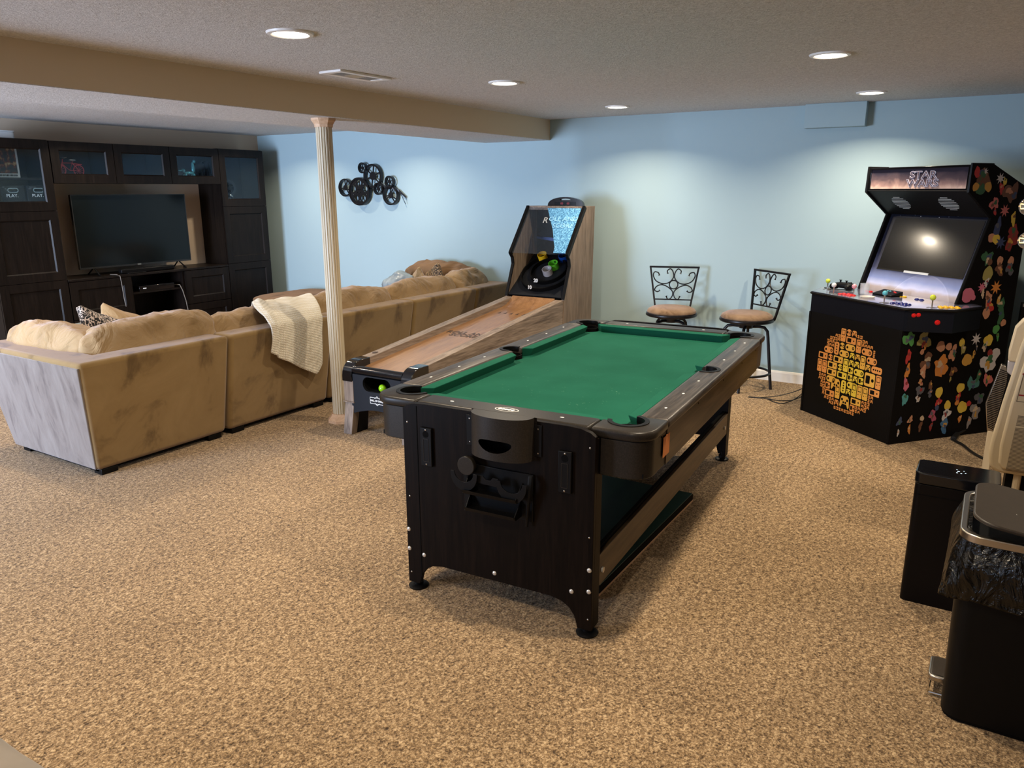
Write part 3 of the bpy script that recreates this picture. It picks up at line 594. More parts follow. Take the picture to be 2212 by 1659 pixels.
# ================================================================== SECTIONAL SOFA
def loft(b, p0, z0, p1, z1):
    n = len(p0)
    b.add([(x, y, z0) for x, y in p0]+[(x, y, z1) for x, y in p1], [tuple(range(n-1, -1, -1)), tuple(range(n, 2*n))]+[(i, (i+1) % n, n+(i+1) % n, n+i) for i in range(n)])
    return b
SLAB = ['tan suede corner sofa section with a pale grey brushed outer side, nearest the open carpet', 'tan suede sofa section with the cream throw over its back', 'tan suede sofa section behind the fluted column',
        'tan suede sofa section beside the rolling lane', 'tan suede corner sofa section against the blue wall, behind the rolling game']
YB0, YB1 = 4.20, 4.085
def section(i, x0, x1, left=False, right=False):
    cx = (x0+x1)/2; cy = 4.65
    t = thing('sofa_section', SLAB[i], 'sofa section', (cx, cy, 0), 0, 'sections of the tan sectional sofa')
    X = lambda x: x-cx
    Y = lambda y: y-cy
    e = 0.025
    b = B()
    if left:
        loft(b, [(X(x0), Y(YB0)), (X(x1), Y(YB0)), (X(x1), Y(4.38)), (X(x0+.18), Y(4.38)), (X(x0+.18), Y(5.11)), (X(x0), Y(5.11))], 0.035,
             [(X(x0-.085), Y(YB1)), (X(x1+.008), Y(YB1)), (X(x1+.008), Y(4.29)), (X(x0+.12), Y(4.29)), (X(x0+.12), Y(5.22)), (X(x0-.085), Y(5.22))], 0.695)
    elif right:
        loft(b, [(X(x0), Y(YB0)), (X(x1), Y(YB0)), (X(x1), Y(5.11)), (X(x1-.18), Y(5.11)), (X(x1-.18), Y(4.38)), (X(x0), Y(4.38))], 0.035,
             [(X(x0-.008), Y(YB1)), (X(x1+.02), Y(YB1)), (X(x1+.02), Y(5.14)), (X(x1-.15), Y(5.14)), (X(x1-.15), Y(4.29)), (X(x0-.008), Y(4.29))], 0.695)
    else:
        loft(b, [(X(x0), Y(YB0)), (X(x1), Y(YB0)), (X(x1), Y(4.38)), (X(x0), Y(4.38))], 0.035, [(X(x0-.008), Y(YB1)), (X(x1+.008), Y(YB1)), (X(x1+.008), Y(4.29)), (X(x0-.008), Y(4.29))], 0.695)
    b.build('back', M['suede'], t, bev=0.028, seg=4)
    if left:   # overlay on the arm's outer face, daylight painted in as greyer suede
        fb = B(); fb.hexa([(X(x0)-.0045, Y(YB0)+.012, 0.045), (X(x0)-.0045, Y(5.10), 0.045), (X(x0)+.01, Y(5.10), 0.045), (X(x0)+.01, Y(YB0)+.012, 0.045), (X(x0-.083)-.0045, Y(YB1)+.014, 0.668), (X(x0-.083)-.0045, Y(5.205), 0.668), (X(x0-.083)+.01, Y(5.205), 0.668), (X(x0-.083)+.01, Y(YB1)+.014, 0.668)])
        fb.build('outer_side_panel', M['suedenap'], t, bev=0.004)
    xa = x0+(.185 if left else 0.005); xb = x1-(.185 if right else 0.005)
    B().box(X(xa), X(xb), Y(4.385), Y(5.10), 0.035, 0.27).build('base', M['suede'], t, bev=0.015)
    B().pillow(((X(xa)+X(xb))/2, Y(4.78), 0.355), (xb-xa, 0.75, 0.19), n=8, e=6, wr=0.006, seed=i).build('seat_cushion', M['cushion'], t)
    B().box(X(x0+.03), X(x1-.03), Y(4.24), Y(5.05), 0.018, 0.034).build('dust_cover', M['blackmatte'], t)
    for fx in (x0+.03, x1-.13):
        for fy in (YB0+.012, 5.00): B().prism([(X(fx), Y(fy)), (X(fx+.10), Y(fy)), (X(fx+.10), Y(fy+.08)), (X(fx), Y(fy+.08))], 0, 0.035).build('foot', M['black'], t, bev=0.003)
section(0, 2.250, 3.135, left=True); section(1, 3.160, 4.065); section(2, 4.085, 5.02); section(3, 5.04, 5.955); section(4, 5.975, 6.555, right=True)
def cush(label, c, sz, seed, rot=(0, 0, 0), wr=0.020, group='loose back cushions of the sofa', e=4.4, m_='cushion', name='back_cushion', cat='cushion', n=22, squash=None):
    o = B().pillow((0, 0, 0), sz, n=n, e=e, wr=wr, seed=seed, squash=squash).build(name, M[m_], smooth=180, loc=c); o.rotation_euler = [R(a) for a in rot]
    return tag(o, label, cat, group)
sag = lambda q: Vector((q.x, q.y*(0.75+0.25*(1-q.z)), q.z-0.10*q.x*q.x*max(q.z, 0)))
cush('puffy tan back cushion above the pale grey sofa side, nearest the left frame edge', (2.43, 4.79, 0.620), (0.80, 0.30, 0.40), 1, (12, 0, 92), squash=sag)
cush('long puffy tan back cushion on the corner section, beside the throw', (2.80, 4.41, 0.635), (0.88, 0.30, 0.42), 2, (-12, -3, 0), squash=sag, wr=0.024)
cush('tan back cushion half under the cream throw', (3.63, 4.42, 0.60), (0.90, 0.28, 0.38), 3, (-14, 0, 0), squash=sag)
cush('tan back cushion behind the fluted column', (4.56, 4.41, 0.612), (0.95, 0.30, 0.42), 4, (-14, 0, 0), squash=sag)
cush('tan back cushion in the section beside the lane, before the far wall corner', (5.50, 4.41, 0.610), (0.95, 0.30, 0.42), 5, (-14, 0, 0), squash=sag)
cush('creased tan back cushion half in shadow beside the rolling game', (6.22, 4.42, 0.62), (0.56, 0.30, 0.42), 6, (-14, 0, 0), squash=sag, wr=0.026)
cush('brown back cushion standing against the blue wall behind the leopard pillow', (6.38, 4.83, 0.66), (0.80, 0.28, 0.44), 7, (-12, 0, 92), squash=sag, m_='otto', wr=0.026)
# throw pillows
pin = lambda q: Vector((q.x*(1+0.10*abs(q.z)**3), q.y, q.z*(1+0.10*abs(q.x)**3)))
def tp(label, c, sz, seed, rot, m_, n=12, name='throw_pillow'):
    def sq(q):
        k = max(abs(q.x), abs(q.z)); return Vector((q.x*(1+0.16*abs(q.z)**4), q.y*(1-0.82*k**3), q.z*(1+0.16*abs(q.x)**4)))
    o = B().pillow((0, 0, 0), sz, n=16, e=9, wr=0.007, seed=seed, squash=sq).build(name, M[m_], smooth=180, loc=c); o.rotation_euler = [R(a) for a in rot]
    return tag(o, label, 'pillow')
tp('black and white leopard print pillow leaning upright in the sofa corner', (2.82, 4.90, 0.615), (0.44, 0.15, 0.40), 1, (-20, 22, 20), 'leopard')
tp('black and white leopard print pillow lying low behind the long cushion', (3.10, 4.80, 0.615), (0.46, 0.15, 0.40), 2, (-55, 0, -5), 'leopard')
tp('small dark grey-green pillow behind the leopard pillow', (2.68, 5.08, 0.575), (0.42, 0.13, 0.36), 3, (-30, 6, 25), 'greypillow')
tp('plain tan throw pillow with a pointed corner beyond the leopard pillows', (3.16, 5.20, 0.56), (0.42, 0.15, 0.42), 4, (-35, 24, -15), 'cushion')
tp('brown leopard print pillow at the far end of the sofa', (6.20, 4.74, 0.63), (0.42, 0.13, 0.40), 5, (-15, 20, 60), 'leopard2')
tp('small tan pillow leaning on the brown leopard pillow at the far end', (6.05, 4.83, 0.63), (0.36, 0.12, 0.34), 6, (-20, 26, 60), 'cushion')
o = B().pillow((0, 0, 0), (0.48, 0.36, 0.34), n=20, e=2.4, wr=0.045, seed=9).build('satin_blanket', M['bluecloth'], smooth=180, loc=(5.98, 5.02, 0.60)); o.rotation_euler = (0, R(20), R(30))
tag(o, 'rumpled blue-grey satin blanket at the far end of the sofa', 'blanket')
# cream throw draped over the back
def throw():
    b = B(); nu, nv = 40, 60; vs = []
    path = [(4.62, 0.64), (4.57, 0.735), (4.48, 0.797), (4.36, 0.815), (4.22, 0.795), (4.12, 0.755), (4.062, 0.70), (4.07, 0.60), (4.085, 0.50), (4.105, 0.38), (4.125, 0.24)]
    ln = [0]
    for a, c_ in zip(path, path[1:]): ln.append(ln[-1]+math.dist(a, c_))
    def at(s):
        for k in range(len(path)-1):
            if s <= ln[k+1]: f = (s-ln[k])/(ln[k+1]-ln[k]); return (path[k][0]+f*(path[k+1][0]-path[k][0]), path[k][1]+f*(path[k+1][1]-path[k][1]))
        return path[-1]
    for i in range(nu+1):
        u = i/nu
        end = ln[-1]*(0.745+0.215*min(1, u*1.15)-0.10*max(0, u-0.85)/0.15*0.6)
        for j in range(nv+1):
            vv = j/nv; s = vv*end; y, z = at(s)
            hang = max(0, min(1, (0.76-z)/0.3)) if s > ln[4] else 0
            x = 3.43+0.50*u+max(0, y-4.07)*0.50*(1+0.3*u)-0.02*hang*u
            if u < 0.14: x += 0.03*math.sin(vv*9)
            w = 0.012*math.sin(u*13+vv*3)+0.008*noise.noise(Vector((u*5, vv*6, 3)))
            lift = 0.014+0.020*math.exp(-((u-0.10)/0.05)**2)+0.012*math.exp(-((u-0.30)/0.05)**2)
            vs.append((x-3.68, y-4.3-(w+lift)*(0.35+0.65*hang), z+(w*0.6+lift)*(1-hang)))
    fs = [(i*(nv+1)+j, (i+1)*(nv+1)+j, (i+1)*(nv+1)+j+1, i*(nv+1)+j+1) for i in range(nu) for j in range(nv)]
    b.add(vs, fs); o = b.build('throw_blanket', M['knit'], smooth=180, solid=0.014, loc=(3.68, 4.3, 0)); o.modifiers.new('s', 'SUBSURF').render_levels = 1
    tag(o, 'cream knitted throw blanket draped over the sofa back', 'throw blanket')
throw()
# ottoman
t = thing('ottoman', 'square brown suede ottoman between the sofa and the media wall', 'ottoman', (6.10, 6.50, 0))
B().prism(rrect(-0.47, 0.47, -0.47, 0.47, 0.14, 8), 0.04, 0.34).build('base', M['otto'], t, bev=0.02)
B().pillow((0, 0, 0.385), (0.97, 0.97, 0.17), n=14, e=5, wr=0.005, seed=3).build('top_cushion', M['otto'], t)
for sx in (-.36, .36):
    for sy in (-.36, .36): B().box(sx-.035, sx+.035, sy-.035, sy+.035, 0, 0.04).build('foot', M['black'], t)

# ================================================================== BALL ROLLING GAME
t = thing('ball_rolling_game', 'long wood-look ball rolling arcade game with tall target box', 'arcade game', (3.60, 3.29, 0), 1.0)
HW = 0.285; sl = (0.684-0.495)/(2.10-0.19)
zr = lambda u: 0.495+sl*(u-0.19)
# side boards with sloping top
for sv, nm in ((-1, 'side_board'), (1, 'side_board')):
    v0, v1 = sorted((sv*HW, sv*(HW-0.075)))
    b = B(); b.prism([(0.17, zr(0.17)-0.20), (2.12, zr(2.12)-0.30), (2.12, zr(2.12)), (0.17, zr(0.17))], v0, v1, 'y'); b.build(nm, M['rustic'], t, bev=0.003)
    # curved black cap on the rail end
    zc = zr(0.19); pts = [(0.21, zc+0.004)]+[(0.115+0.10*math.cos(R(90+15*k)), zc-0.094+0.098*math.sin(R(90+15*k))) for k in range(7)]+[(0.015, zc-0.13), (0.07, zc-0.13), (0.21, zc-0.10)]
    B().prism(pts, v0-0.004, v1+0.004, 'y').build('rail_cap', M['blackgloss'], t, bev=0.004)
B().cyl((0.055, -HW+.075, 0.442), (0.055, HW-.075, 0.442), 0.030, n=24).build('bumper_roller', M['blackgloss'], t)
B().prism([(0.06, zr(0.06)-0.045), (2.10, zr(2.1)-0.048), (2.10, zr(2.1)-0.07), (0.06, zr(0.06)-0.07)], -HW+.075, HW-.075, 'y').build('lane', M['lane'], t)
rampb = B(); rp = [(1.93, zr(1.93)-0.047), (2.00, zr(2.0)-0.040), (2.06, zr(2.06)-0.020), (2.11, zr(2.1)+0.012), (2.11, zr(2.1)-0.06), (1.93, zr(1.93)-0.06)]
rampb.prism(rp, -HW+.076, HW-.076, 'y').build('ramp', M['lane'], t, smooth=60)
lz = lambda u: zr(u)-0.0475+0.0012
for u0 in (0.30, 1.72):
    am_ = B()
    for k in range(5):
        v = 0.115-0.0575*k; u = u0+0.0
        am_.add([(u, v-0.014, lz(u)), (u, v+0.010, lz(u)), (u+0.055, v+0.003, lz(u+.055)), (u, v-0.014, lz(u)-.001), (u, v+0.010, lz(u)-.001), (u+.055, v+0.003, lz(u+.055)-.001)], [(0, 1, 2), (5, 4, 3), (0, 2, 5, 3), (1, 4, 5, 2), (0, 3, 4, 1)])
    am_.build('arrow_marking', M['darkbrown'], t, smooth=None)
slo = Vector((1, 0, sl))
text('lane_lettering', 'ROLL AND\nSCORE', M['darkbrown'], t, 0.078, basis((1.06, 0.0, lz(1.06)+0.0002), (0, -1, 0), slo), offset=0.003, line=0.85)
b = B().prism(rrect(-0.022, 0.022, -0.016, 0.016, 0.015, 6), 0, 0.0015); b.build('round_sticker', M['darkbrown'], t, loc=(0.31, 0.247, zr(0.31)+0.002))
# front apron with ball return hole
o = B().prism([(-0.205, 0.42), (0.205, 0.42), (0.225, 0.15)]+[(0.21-0.42*k/12, 0.150+0.042*math.sin(PI*k/12)) for k in range(13)]+[(-0.225, 0.15)], 0.025, 0.045, 'x').build('front_apron', M['apron'], t)
cut(o, B().prism(rrect(-0.118, 0.118, 0.315, 0.412, 0.046, 8), 0.0, 0.08, 'x'))
b = B(); b.ring(rrect(-0.13, 0.13, 0.300, 0.425, 0.05, 8), rrect(-0.118, 0.118, 0.315, 0.412, 0.046, 8), 0.045, 0.20, 'x'); b.prism(rrect(-0.13, 0.13, 0.300, 0.425, 0.05, 8), 0.20, 0.205, 'x'); b.build('ball_tray', M['void'], t)
# badge
B().ring([(-0.060, 0.238), (0.060, 0.238), (0.060, 0.282), (-0.060, 0.282)], [(-0.057, 0.241), (0.057, 0.241), (0.057, 0.279), (-0.057, 0.279)], 0.0238, 0.0248, 'x').ring([(0, 0.227), (0.040, 0.260), (0, 0.293), (-0.040, 0.260)], [(0, 0.231), (0.035, 0.260), (0, 0.289), (-0.035, 0.260)], 0.0238, 0.0248, 'x').build('badge_outline', M['whiteprint'], t, smooth=None)
B().box(0.0234, 0.0242, -0.057, 0.057, 0.246, 0.274).build('badge_field', M['apron'], t, smooth=None)
text('badge_lettering', 'HALL OF GAMES', M['whiteprint'], t, 0.017, basis((0.0230, 0, 0.260), (0, -1, 0), (0, 0, 1)), offset=0.0006, sx=0.92)
# legs
for sv in (-1, 1):
    v0, v1 = sorted((sv*(HW-0.002), sv*(HW-0.080))); ft = sv*0.012
    b = B(); b.hexa([(0.0, v0+ft, 0.0), (0.055, v0+ft, 0.0), (0.055, v1+ft*.5, 0.0), (0.0, v1+ft*.5, 0.0), (0.03, v0, 0.24), (0.095, v0, 0.24), (0.095, v1, 0.24), (0.03, v1, 0.24)])
    lg = b.build('leg', M['rusticz'], t, bev=0.003)
    B().box(0.022, 0.10, v0-0.003, v1+0.003, 0.225, 0.372).build('leg_block', M['rusticz'], lg, bev=0.004)
    B().box(0.016, 0.105, v0-0.008, v1+0.008, 0.219, 0.226).build('leg_collar', M['rustic'], lg, bev=0.002)
    B().prism([(0.06, 0.0), (0.16, 0.0), (0.20, 0.30), (0.10, 0.30)], sv*(HW-0.06)-0.01, sv*(HW-0.06)+0.01, 'y').build('leg_brace', M['black'], t)
B().box(0.10, 2.1, -HW+.08, HW-.08, 0.28, 0.30).build('under_tray', M['black'], t)
# target box sides
SP = [(2.12, 0.0), (2.12, 0.69), (2.235, 0.965), (2.222, 1.02), (2.183, 1.062), (2.505, 1.458), (2.705, 1.457), (2.665, 0.0)]
for sv in (-1, 1):
    v0, v1 = sorted((sv*(HW+0.005), sv*(HW-0.015)))
    sd = B().prism(SP, v0, v1, 'y').build('box_side', M['rusticz'], t, bev=0.002)
    b = B()
    for p, q in zip(SP[1:6], SP[2:6]):
        d = Vector((q[0]-p[0], q[1]-p[1])).normalized(); nx, nz = -d.y*0.006, d.x*0.006
        b.prism([(p[0]+nx, p[1]+nz), (q[0]+nx, q[1]+nz), (q[0]-nx*5, q[1]-nz*5), (p[0]-nx*5, p[1]-nz*5)] if q[1] > 1.1 else [(p[0]+nx, p[1]+nz), (q[0]+nx, q[1]+nz), (q[0]-nx, q[1]-nz), (p[0]-nx, p[1]-nz)], v0-0.003, v1+0.003, 'y')
    b.build('edge_trim', M['black'], sd)
B().hexa([(2.500, -HW+.015, 1.425), (2.70, -HW+.015, 1.425), (2.70, HW-.015, 1.425), (2.500, HW-.015, 1.425), (2.507, -HW+.015, 1.457), (2.70, -HW+.015, 1.457), (2.70, HW-.015, 1.457), (2.507, HW-.015, 1.457)]).build('box_top', M['rustic'], t)
B().box(2.655, 2.665, -HW+.015, HW-.015, 0.2, 1.43).build('backboard', M['blackmatte'], t)
cn = Vector((1.458-1.062, 0, -(2.505-2.183))).normalized()
B().hexa([(2.186, -HW+.015, 1.062), (2.190, -HW+.015, 1.060), (2.190, HW-.015, 1.060), (2.186, HW-.015, 1.062), (2.498, -HW+.015, 1.446), (2.502, -HW+.015, 1.444), (2.502, HW-.015, 1.444), (2.498, HW-.015, 1.446)]).build('clear_cover', M['acrylic'], t, smooth=None)
film = mat('blue_speckled_film', (0.25, 0.55, 0.8), 0.5); v = coords(film); n1 = N(film, 'ShaderNodeTexNoise', Scale=75, Detail=3, Roughness=0.7); L(film, v, n1.inputs['Vector'])  # blue reflection in the clear cover, painted on a thin speckled sheet
L(film, ramp(film, n1.outputs['Fac'], [(0.38, (0.03, 0.12, 0.24)), (0.5, (0.09, 0.28, 0.48)), (0.64, (0.22, 0.50, 0.72))]), film.node_tree.nodes['Principled BSDF'].inputs['Base Color'])  # film is the painted blue reflection, speckled by noise
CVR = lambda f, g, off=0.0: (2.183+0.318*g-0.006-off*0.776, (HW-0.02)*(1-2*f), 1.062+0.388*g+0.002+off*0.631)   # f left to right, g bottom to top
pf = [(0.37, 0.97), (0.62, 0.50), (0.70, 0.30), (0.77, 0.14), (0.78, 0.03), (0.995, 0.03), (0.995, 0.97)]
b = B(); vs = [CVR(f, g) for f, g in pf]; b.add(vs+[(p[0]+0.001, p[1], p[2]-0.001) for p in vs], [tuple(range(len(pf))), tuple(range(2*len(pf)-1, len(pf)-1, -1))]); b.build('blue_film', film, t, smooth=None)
FT = mat('film_lettering', (0.30, 0.58, 0.78), 0.5)  # letters tinted blue to sit within the painted reflection
text('film_lettering', 'OLL AND\n  SCORE', FT, t, 0.066, basis(CVR(0.74, 0.66, 0.002), (0, -1, 0), (0.318, 0, 0.388)), offset=-0.0002, line=1.1)
text('backboard_lettering', 'R', M['whiteprint'], t, 0.085, basis(CVR(0.42, 0.70, 0.0015), (0, -1, 0), (0.318, 0, 0.388)), offset=0.0); text('backboard_lettering', 'R', M['blackmatte'], t, 0.085, basis(CVR(0.42, 0.70, 0.003), (0, -1, 0), (0.318, 0, 0.388)), offset=-0.003)
B().prism([(0.27, 1.16), (0.10, 1.14), (-0.06, 1.20), (-0.03, 1.21), (0.08, 1.17), (0.27, 1.18)], 2.652, 2.6545, 'x').build('blue_swoosh', M['bluep'], t, smooth=None)
# sloped target deck: from (2.12,.70) up to (2.62,1.10)
dx, dz = 2.60-2.13, 1.02-0.705; ang = math.atan2(dz, dx); ln_ = math.hypot(dx, dz)
DM = Matrix.Translation((2.13, 0, 0.705)) @ Matrix.Rotation(-ang, 4, 'Y')      # local: x up the slope, z = normal
def onx(b): return b
b = B(); b.add([DM @ Vector(p) for p in [(0, -HW+.015, 0), (ln_, -HW+.015, 0), (ln_, HW-.015, 0), (0, HW-.015, 0), (0, -HW+.015, -0.01), (ln_, -HW+.015, -0.01), (ln_, HW-.015, -0.01), (0, HW-.015, -0.01)]], [(0, 1, 2, 3), (7, 6, 5, 4), (0, 4, 5, 1), (1, 5, 6, 2), (2, 6, 7, 3), (3, 7, 4, 0)])
b.build('target_deck', M['apron'], t, smooth=None)
for (cx_, r0, rh, nm) in ((0.300, 0.247, 0.040, 'outer_ring'), (0.320, 0.170, 0.036, 'inner_ring')):
    b = B(); o_, i_ = circ(cx_, 0, r0, n=48), circ(cx_, 0, r0-0.010, n=48); b.ring(o_, i_, 0, rh, 'z', DM); b.build(nm, M['black'], t, smooth=40)
for (cu_, cv_, mm, lab, col) in ((0.30, 0.0, 'greyp', '30', 'whiteprint'), (0.385, -0.025, 'greenp', '40', 'black'), (0.50, 0.140, 'yellow', '50', 'yellow'), (0.50, -0.075, 'bluep', '50', 'whiteprint')):
    b = B(); b.ring(circ(cu_, cv_, 0.044, n=32), circ(cu_, cv_, 0.040, n=32), 0.0, 0.058, 'z', DM @ Matrix.Translation((0, 0, 0)))
    cp = b.build('target_cup', M[mm], t, smooth=40)
    p = DM @ Vector((cu_+0.0392, cv_, 0.036)); nrm = (DM.to_3x3() @ Vector((0, 0, 1)))
    text('cup_number', lab, M[col], cp, 0.034, basis(p, (0, -1, 0), nrm), offset=0.001)
for (cu_, lab) in ((0.052, '10'), (0.150, '20')):
    p = DM @ Vector((cu_, 0.045 if lab == '20' else 0.06, 0.046 if lab == '10' else 0.042)); nrm = (DM.to_3x3() @ Vector((0.7, 0, 0.7)))
    text('ring_number', lab, M['whiteprint'], t, 0.042, basis(p, (0, -1, 0), DM.to_3x3() @ Vector((0.75, 0, 1))), offset=0.002)
# score display arch on top
a_ = [(0.175*math.cos(R(k*12)), 1.457+0.078*math.sin(R(k*12))**0.8) for k in range(16)]
o = B().prism([(p[0]-0.055, p[1]) for p in a_], 2.58, 2.62, 'x').build('score_display', M['blackgloss'], t)
cut(o, B().prism([(-0.055+0.055*math.cos(R(k*18)), 1.509+0.012*math.sin(R(k*18))) for k in range(11)], 2.5, 2.7, 'x'))
B().box(2.578, 2.5795, -0.16, 0.05, 1.464, 1.494).build('score_window', M['screen'], t)
text('score_digits', '00     00', mat('dim_red_digits', (0.25, 0.01, 0.02), 0.5), t, 0.026, basis((2.5775, -0.055, 1.478), (0, -1, 0), (0, 0, 1)))
tag(B().sphere((0, 0, 0), 0.026, 24).build('game_ball', M['limep'], smooth=180, loc=(3.665, 3.275, 0.3411)), 'lime green ball in the return hole of the rolling game', 'ball')

# ================================================================== POOL TABLE
t = thing('pool_table', 'green felt pool table with black rails on tall black end panels', 'pool table', (2.26, 1.475, 0), 3.8)
U0, U1, VH, ZT = 0.015, 2.135, 0.588, 0.800
IU0, IU1, IV = 0.13, 2.02, 0.475           # wood / cushion line
BED = 0.752
PK = [(IU0+0.012, IV-0.012, 0.062), (IU0+0.012, -IV+0.012, 0.062), (IU1-0.012, IV-0.012, 0.062), (IU1-0.012, -IV+0.012, 0.062), ((IU0+IU1)/2, IV+0.030, 0.052), ((IU0+IU1)/2, -IV-0.030, 0.052)]
def pk_cut(z0=0.55, z1=0.9, g=0.0):
    b = B()
    for x, y, r in PK: b.cyl((x, y, z0), (x, y, z1), r+g, n=32)
    return b
SL, SS = 0.13, 0.22                        # seam positions of the corner castings
def rounded_corner(su, sv):
    """L-shaped casting at corner (su,sv)"""
    ou = U0 if su < 0 else U1; iu = IU0 if su < 0 else IU1; du = 1 if su < 0 else -1; ov = sv*VH; iv = sv*IV
    r = 0.085; cx, cy = ou+du*r, ov-sv*r; arc = []
    for k in range(9):
        a = R(90*k/8); arc.append((cx-du*r*math.cos(a), cy+sv*r*math.sin(a)))
    return arc+[(ou+du*(SL+0.075), ov), (ou+du*(SL+0.075), iv), (iu, iv), (iu, ov-sv*SS), (ou, ov-sv*SS)]
for su in (-1, 1):
    for sv in (-1, 1):
        o = B().prism(rounded_corner(su, sv), ZT-0.036, ZT).build('corner_casting', M['railend'], t, bev=0.011, seg=3); bake(o); cut(o, pk_cut(g=0.001))
uc = SL+0.078
for sv in (-1, 1):
    v0, v1 = sorted((sv*VH, sv*IV))
    o = B().box(U0+uc, U1-uc, v0, v1, ZT-0.036, ZT).build('long_rail', M['railwood'], t, bev=0.011, seg=3); bake(o); cut(o, pk_cut(g=0.001))
for (a_, b_) in ((U0, IU0), (IU1, U1)):
    B().box(a_, b_, -VH+SS+0.003, VH-SS-0.003, ZT-0.036, ZT).build('end_rail', M['railend'], t, bev=0.011, seg=3)
# skirt box
sk_o = rrect(U0+0.012, U1-0.012, -VH+0.012, VH-0.012, 0.075, 6); sk_i = rrect(U0+0.03, U1-0.03, -VH+0.03, VH-0.03, 0.06, 6)
zb = 0.625
B().ring(sk_o, sk_i, zb, ZT-0.037).build('corner_skirt', M['railend'], t, bev=0.004)
for sv in (-1, 1):
    v0, v1 = sorted((sv*(VH-0.008), sv*(VH-0.0125))); B().box(U0+uc+0.01, U1-uc-0.01, v0, v1, zb+0.002, ZT-0.037).build('side_skirt', M['skirtwood'], t, smooth=None)
o = B().box(U0+0.035, U1-0.035, -VH+0.035, VH-0.035, 0.70, BED).build('bed', M['felt'], t, smooth=None); cut(o, pk_cut(g=0.004))
B().box(U0+0.032, U1-0.032, -VH+0.032, VH-0.032, zb+0.003, zb+0.02).build('bottom_board', M['blackmatte'], t, smooth=None)
# cushions: trapezoid noses
def cushion_seg(p0, p1, nrm, z=ZT-0.004):
    """p0-p1 along wood line, nrm = inward unit; mitred ends"""
    w = 0.048; d = (Vector(p1)-Vector(p0)).normalized(); q0 = Vector(p0)+Vector(nrm)*w+d*w*0.75; q1 = Vector(p1)+Vector(nrm)*w-d*w*0.75
    m0 = q0-Vector(nrm)*0.020; m1 = q1-Vector(nrm)*0.020
    b = B(); b.add([(p0[0], p0[1], z), (p1[0], p1[1], z), (q1.x, q1.y, z-0.004), (q0.x, q0.y, z-0.004), (p0[0], p0[1], BED-0.005), (p1[0], p1[1], BED-0.005), (m1.x, m1.y, BED-0.005), (m0.x, m0.y, BED-0.005)],
                   [(0, 1, 2, 3), (3, 2, 6, 7), (4, 7, 6, 5), (0, 4, 5, 1), (0, 3, 7, 4), (1, 5, 6, 2)])
    b.build('rail_cushion', M['felt'], t, bev=0.003)
g = 0.072; um = (IU0+IU1)/2
for sv in (-1, 1):
    cushion_seg((IU0+g, sv*IV), (um-0.058, sv*IV), (0, -sv)); cushion_seg((um+0.058, sv*IV), (IU1-g, sv*IV), (0, -sv))
cushion_seg((IU0, -IV+g), (IU0, IV-g), (1, 0)); cushion_seg((IU1, -IV+g), (IU1, IV-g), (-1, 0))
# pocket collars and cups
for i, (x, y, r) in enumerate(PK):
    pk = B().ring(circ(x, y, r+0.0005, n=32), circ(x, y, r-0.006, n=32), zb+0.03, ZT-0.03).prism(circ(x, y, r, n=32), zb+0.022, zb+0.03).build('pocket', M['void'], t, smooth=50)
    # U-shaped collar on top of the wood, open towards the table
    inx = math.copysign(1, um-x) if i < 4 else 0; iny = -math.copysign(1, y)
    a0 = math.atan2(iny, inx) if i < 4 else math.atan2(iny, 0); span = R(250) if i < 4 else R(210); n = 28; o_, i_ = [], []
    for k in range(n+1):
        a = a0+PI-span/2+span*k/n; o_.append((x+(r+0.013)*math.cos(a), y+(r+0.013)*math.sin(a))); i_.append((x+(r-0.004)*math.cos(a), y+(r-0.004)*math.sin(a)))
    b = B(); nv = len(o_); vs = [(p[0], p[1], z) for z in (ZT-0.02, ZT+0.0035) for p in (o_+i_)]; fs = []
    for k in range(nv-1):
        fs += [(k, k+1, nv+k+1, nv+k), (2*nv+k, 3*nv+k, 3*nv+k+1, 2*nv+k+1), (k, 2*nv+k, 2*nv+k+1, k+1), (nv+k, nv+k+1, 3*nv+k+1, 3*nv+k)]
    fs += [(0, nv, 3*nv, 2*nv), (nv-1, 3*nv-1, 4*nv-1, 2*nv-1)]; b.add(vs, fs); b.build('collar', M['black'], pk, bev=0.0015)
# sights
for sv in (-1, 1):
    for k in (1, 2, 3, 5, 6, 7):
        u = IU0+(IU1-IU0)*k/8; v = sv*(IV+VH)/2
        B().prism(circ(u, v, 0.0085, 0.005, 12), ZT, ZT+0.0006).build('sight', M['whiteprint'], t, smooth=None)
for u in ((U0+IU0)/2, (IU1+U1)/2):
    for v in (-0.235, 0.235): B().prism(circ(u, v, 0.005, 0.0085, 12), ZT, ZT+0.0006).build('sight', M['whiteprint'], t, smooth=None)
b = B().ring(circ(0.068, -0.01, 0.024, 0.050, 28), circ(0.068, -0.01, 0.021, 0.046, 28), ZT, ZT+0.0008); b.build('oval_logo_ring', M['whiteprint'], t, smooth=None)
b = B()
for k in range(5): b.add([(0.068+0.011*math.cos(a), -0.035+0.0135*k+0.008*math.sin(a), ZT+0.0009) for a in [2*PI*j/5+k for j in range(5)]], [(0, 1, 2, 3, 4)])
b.build('logo_mark', M['trimwhite'], t, smooth=None)
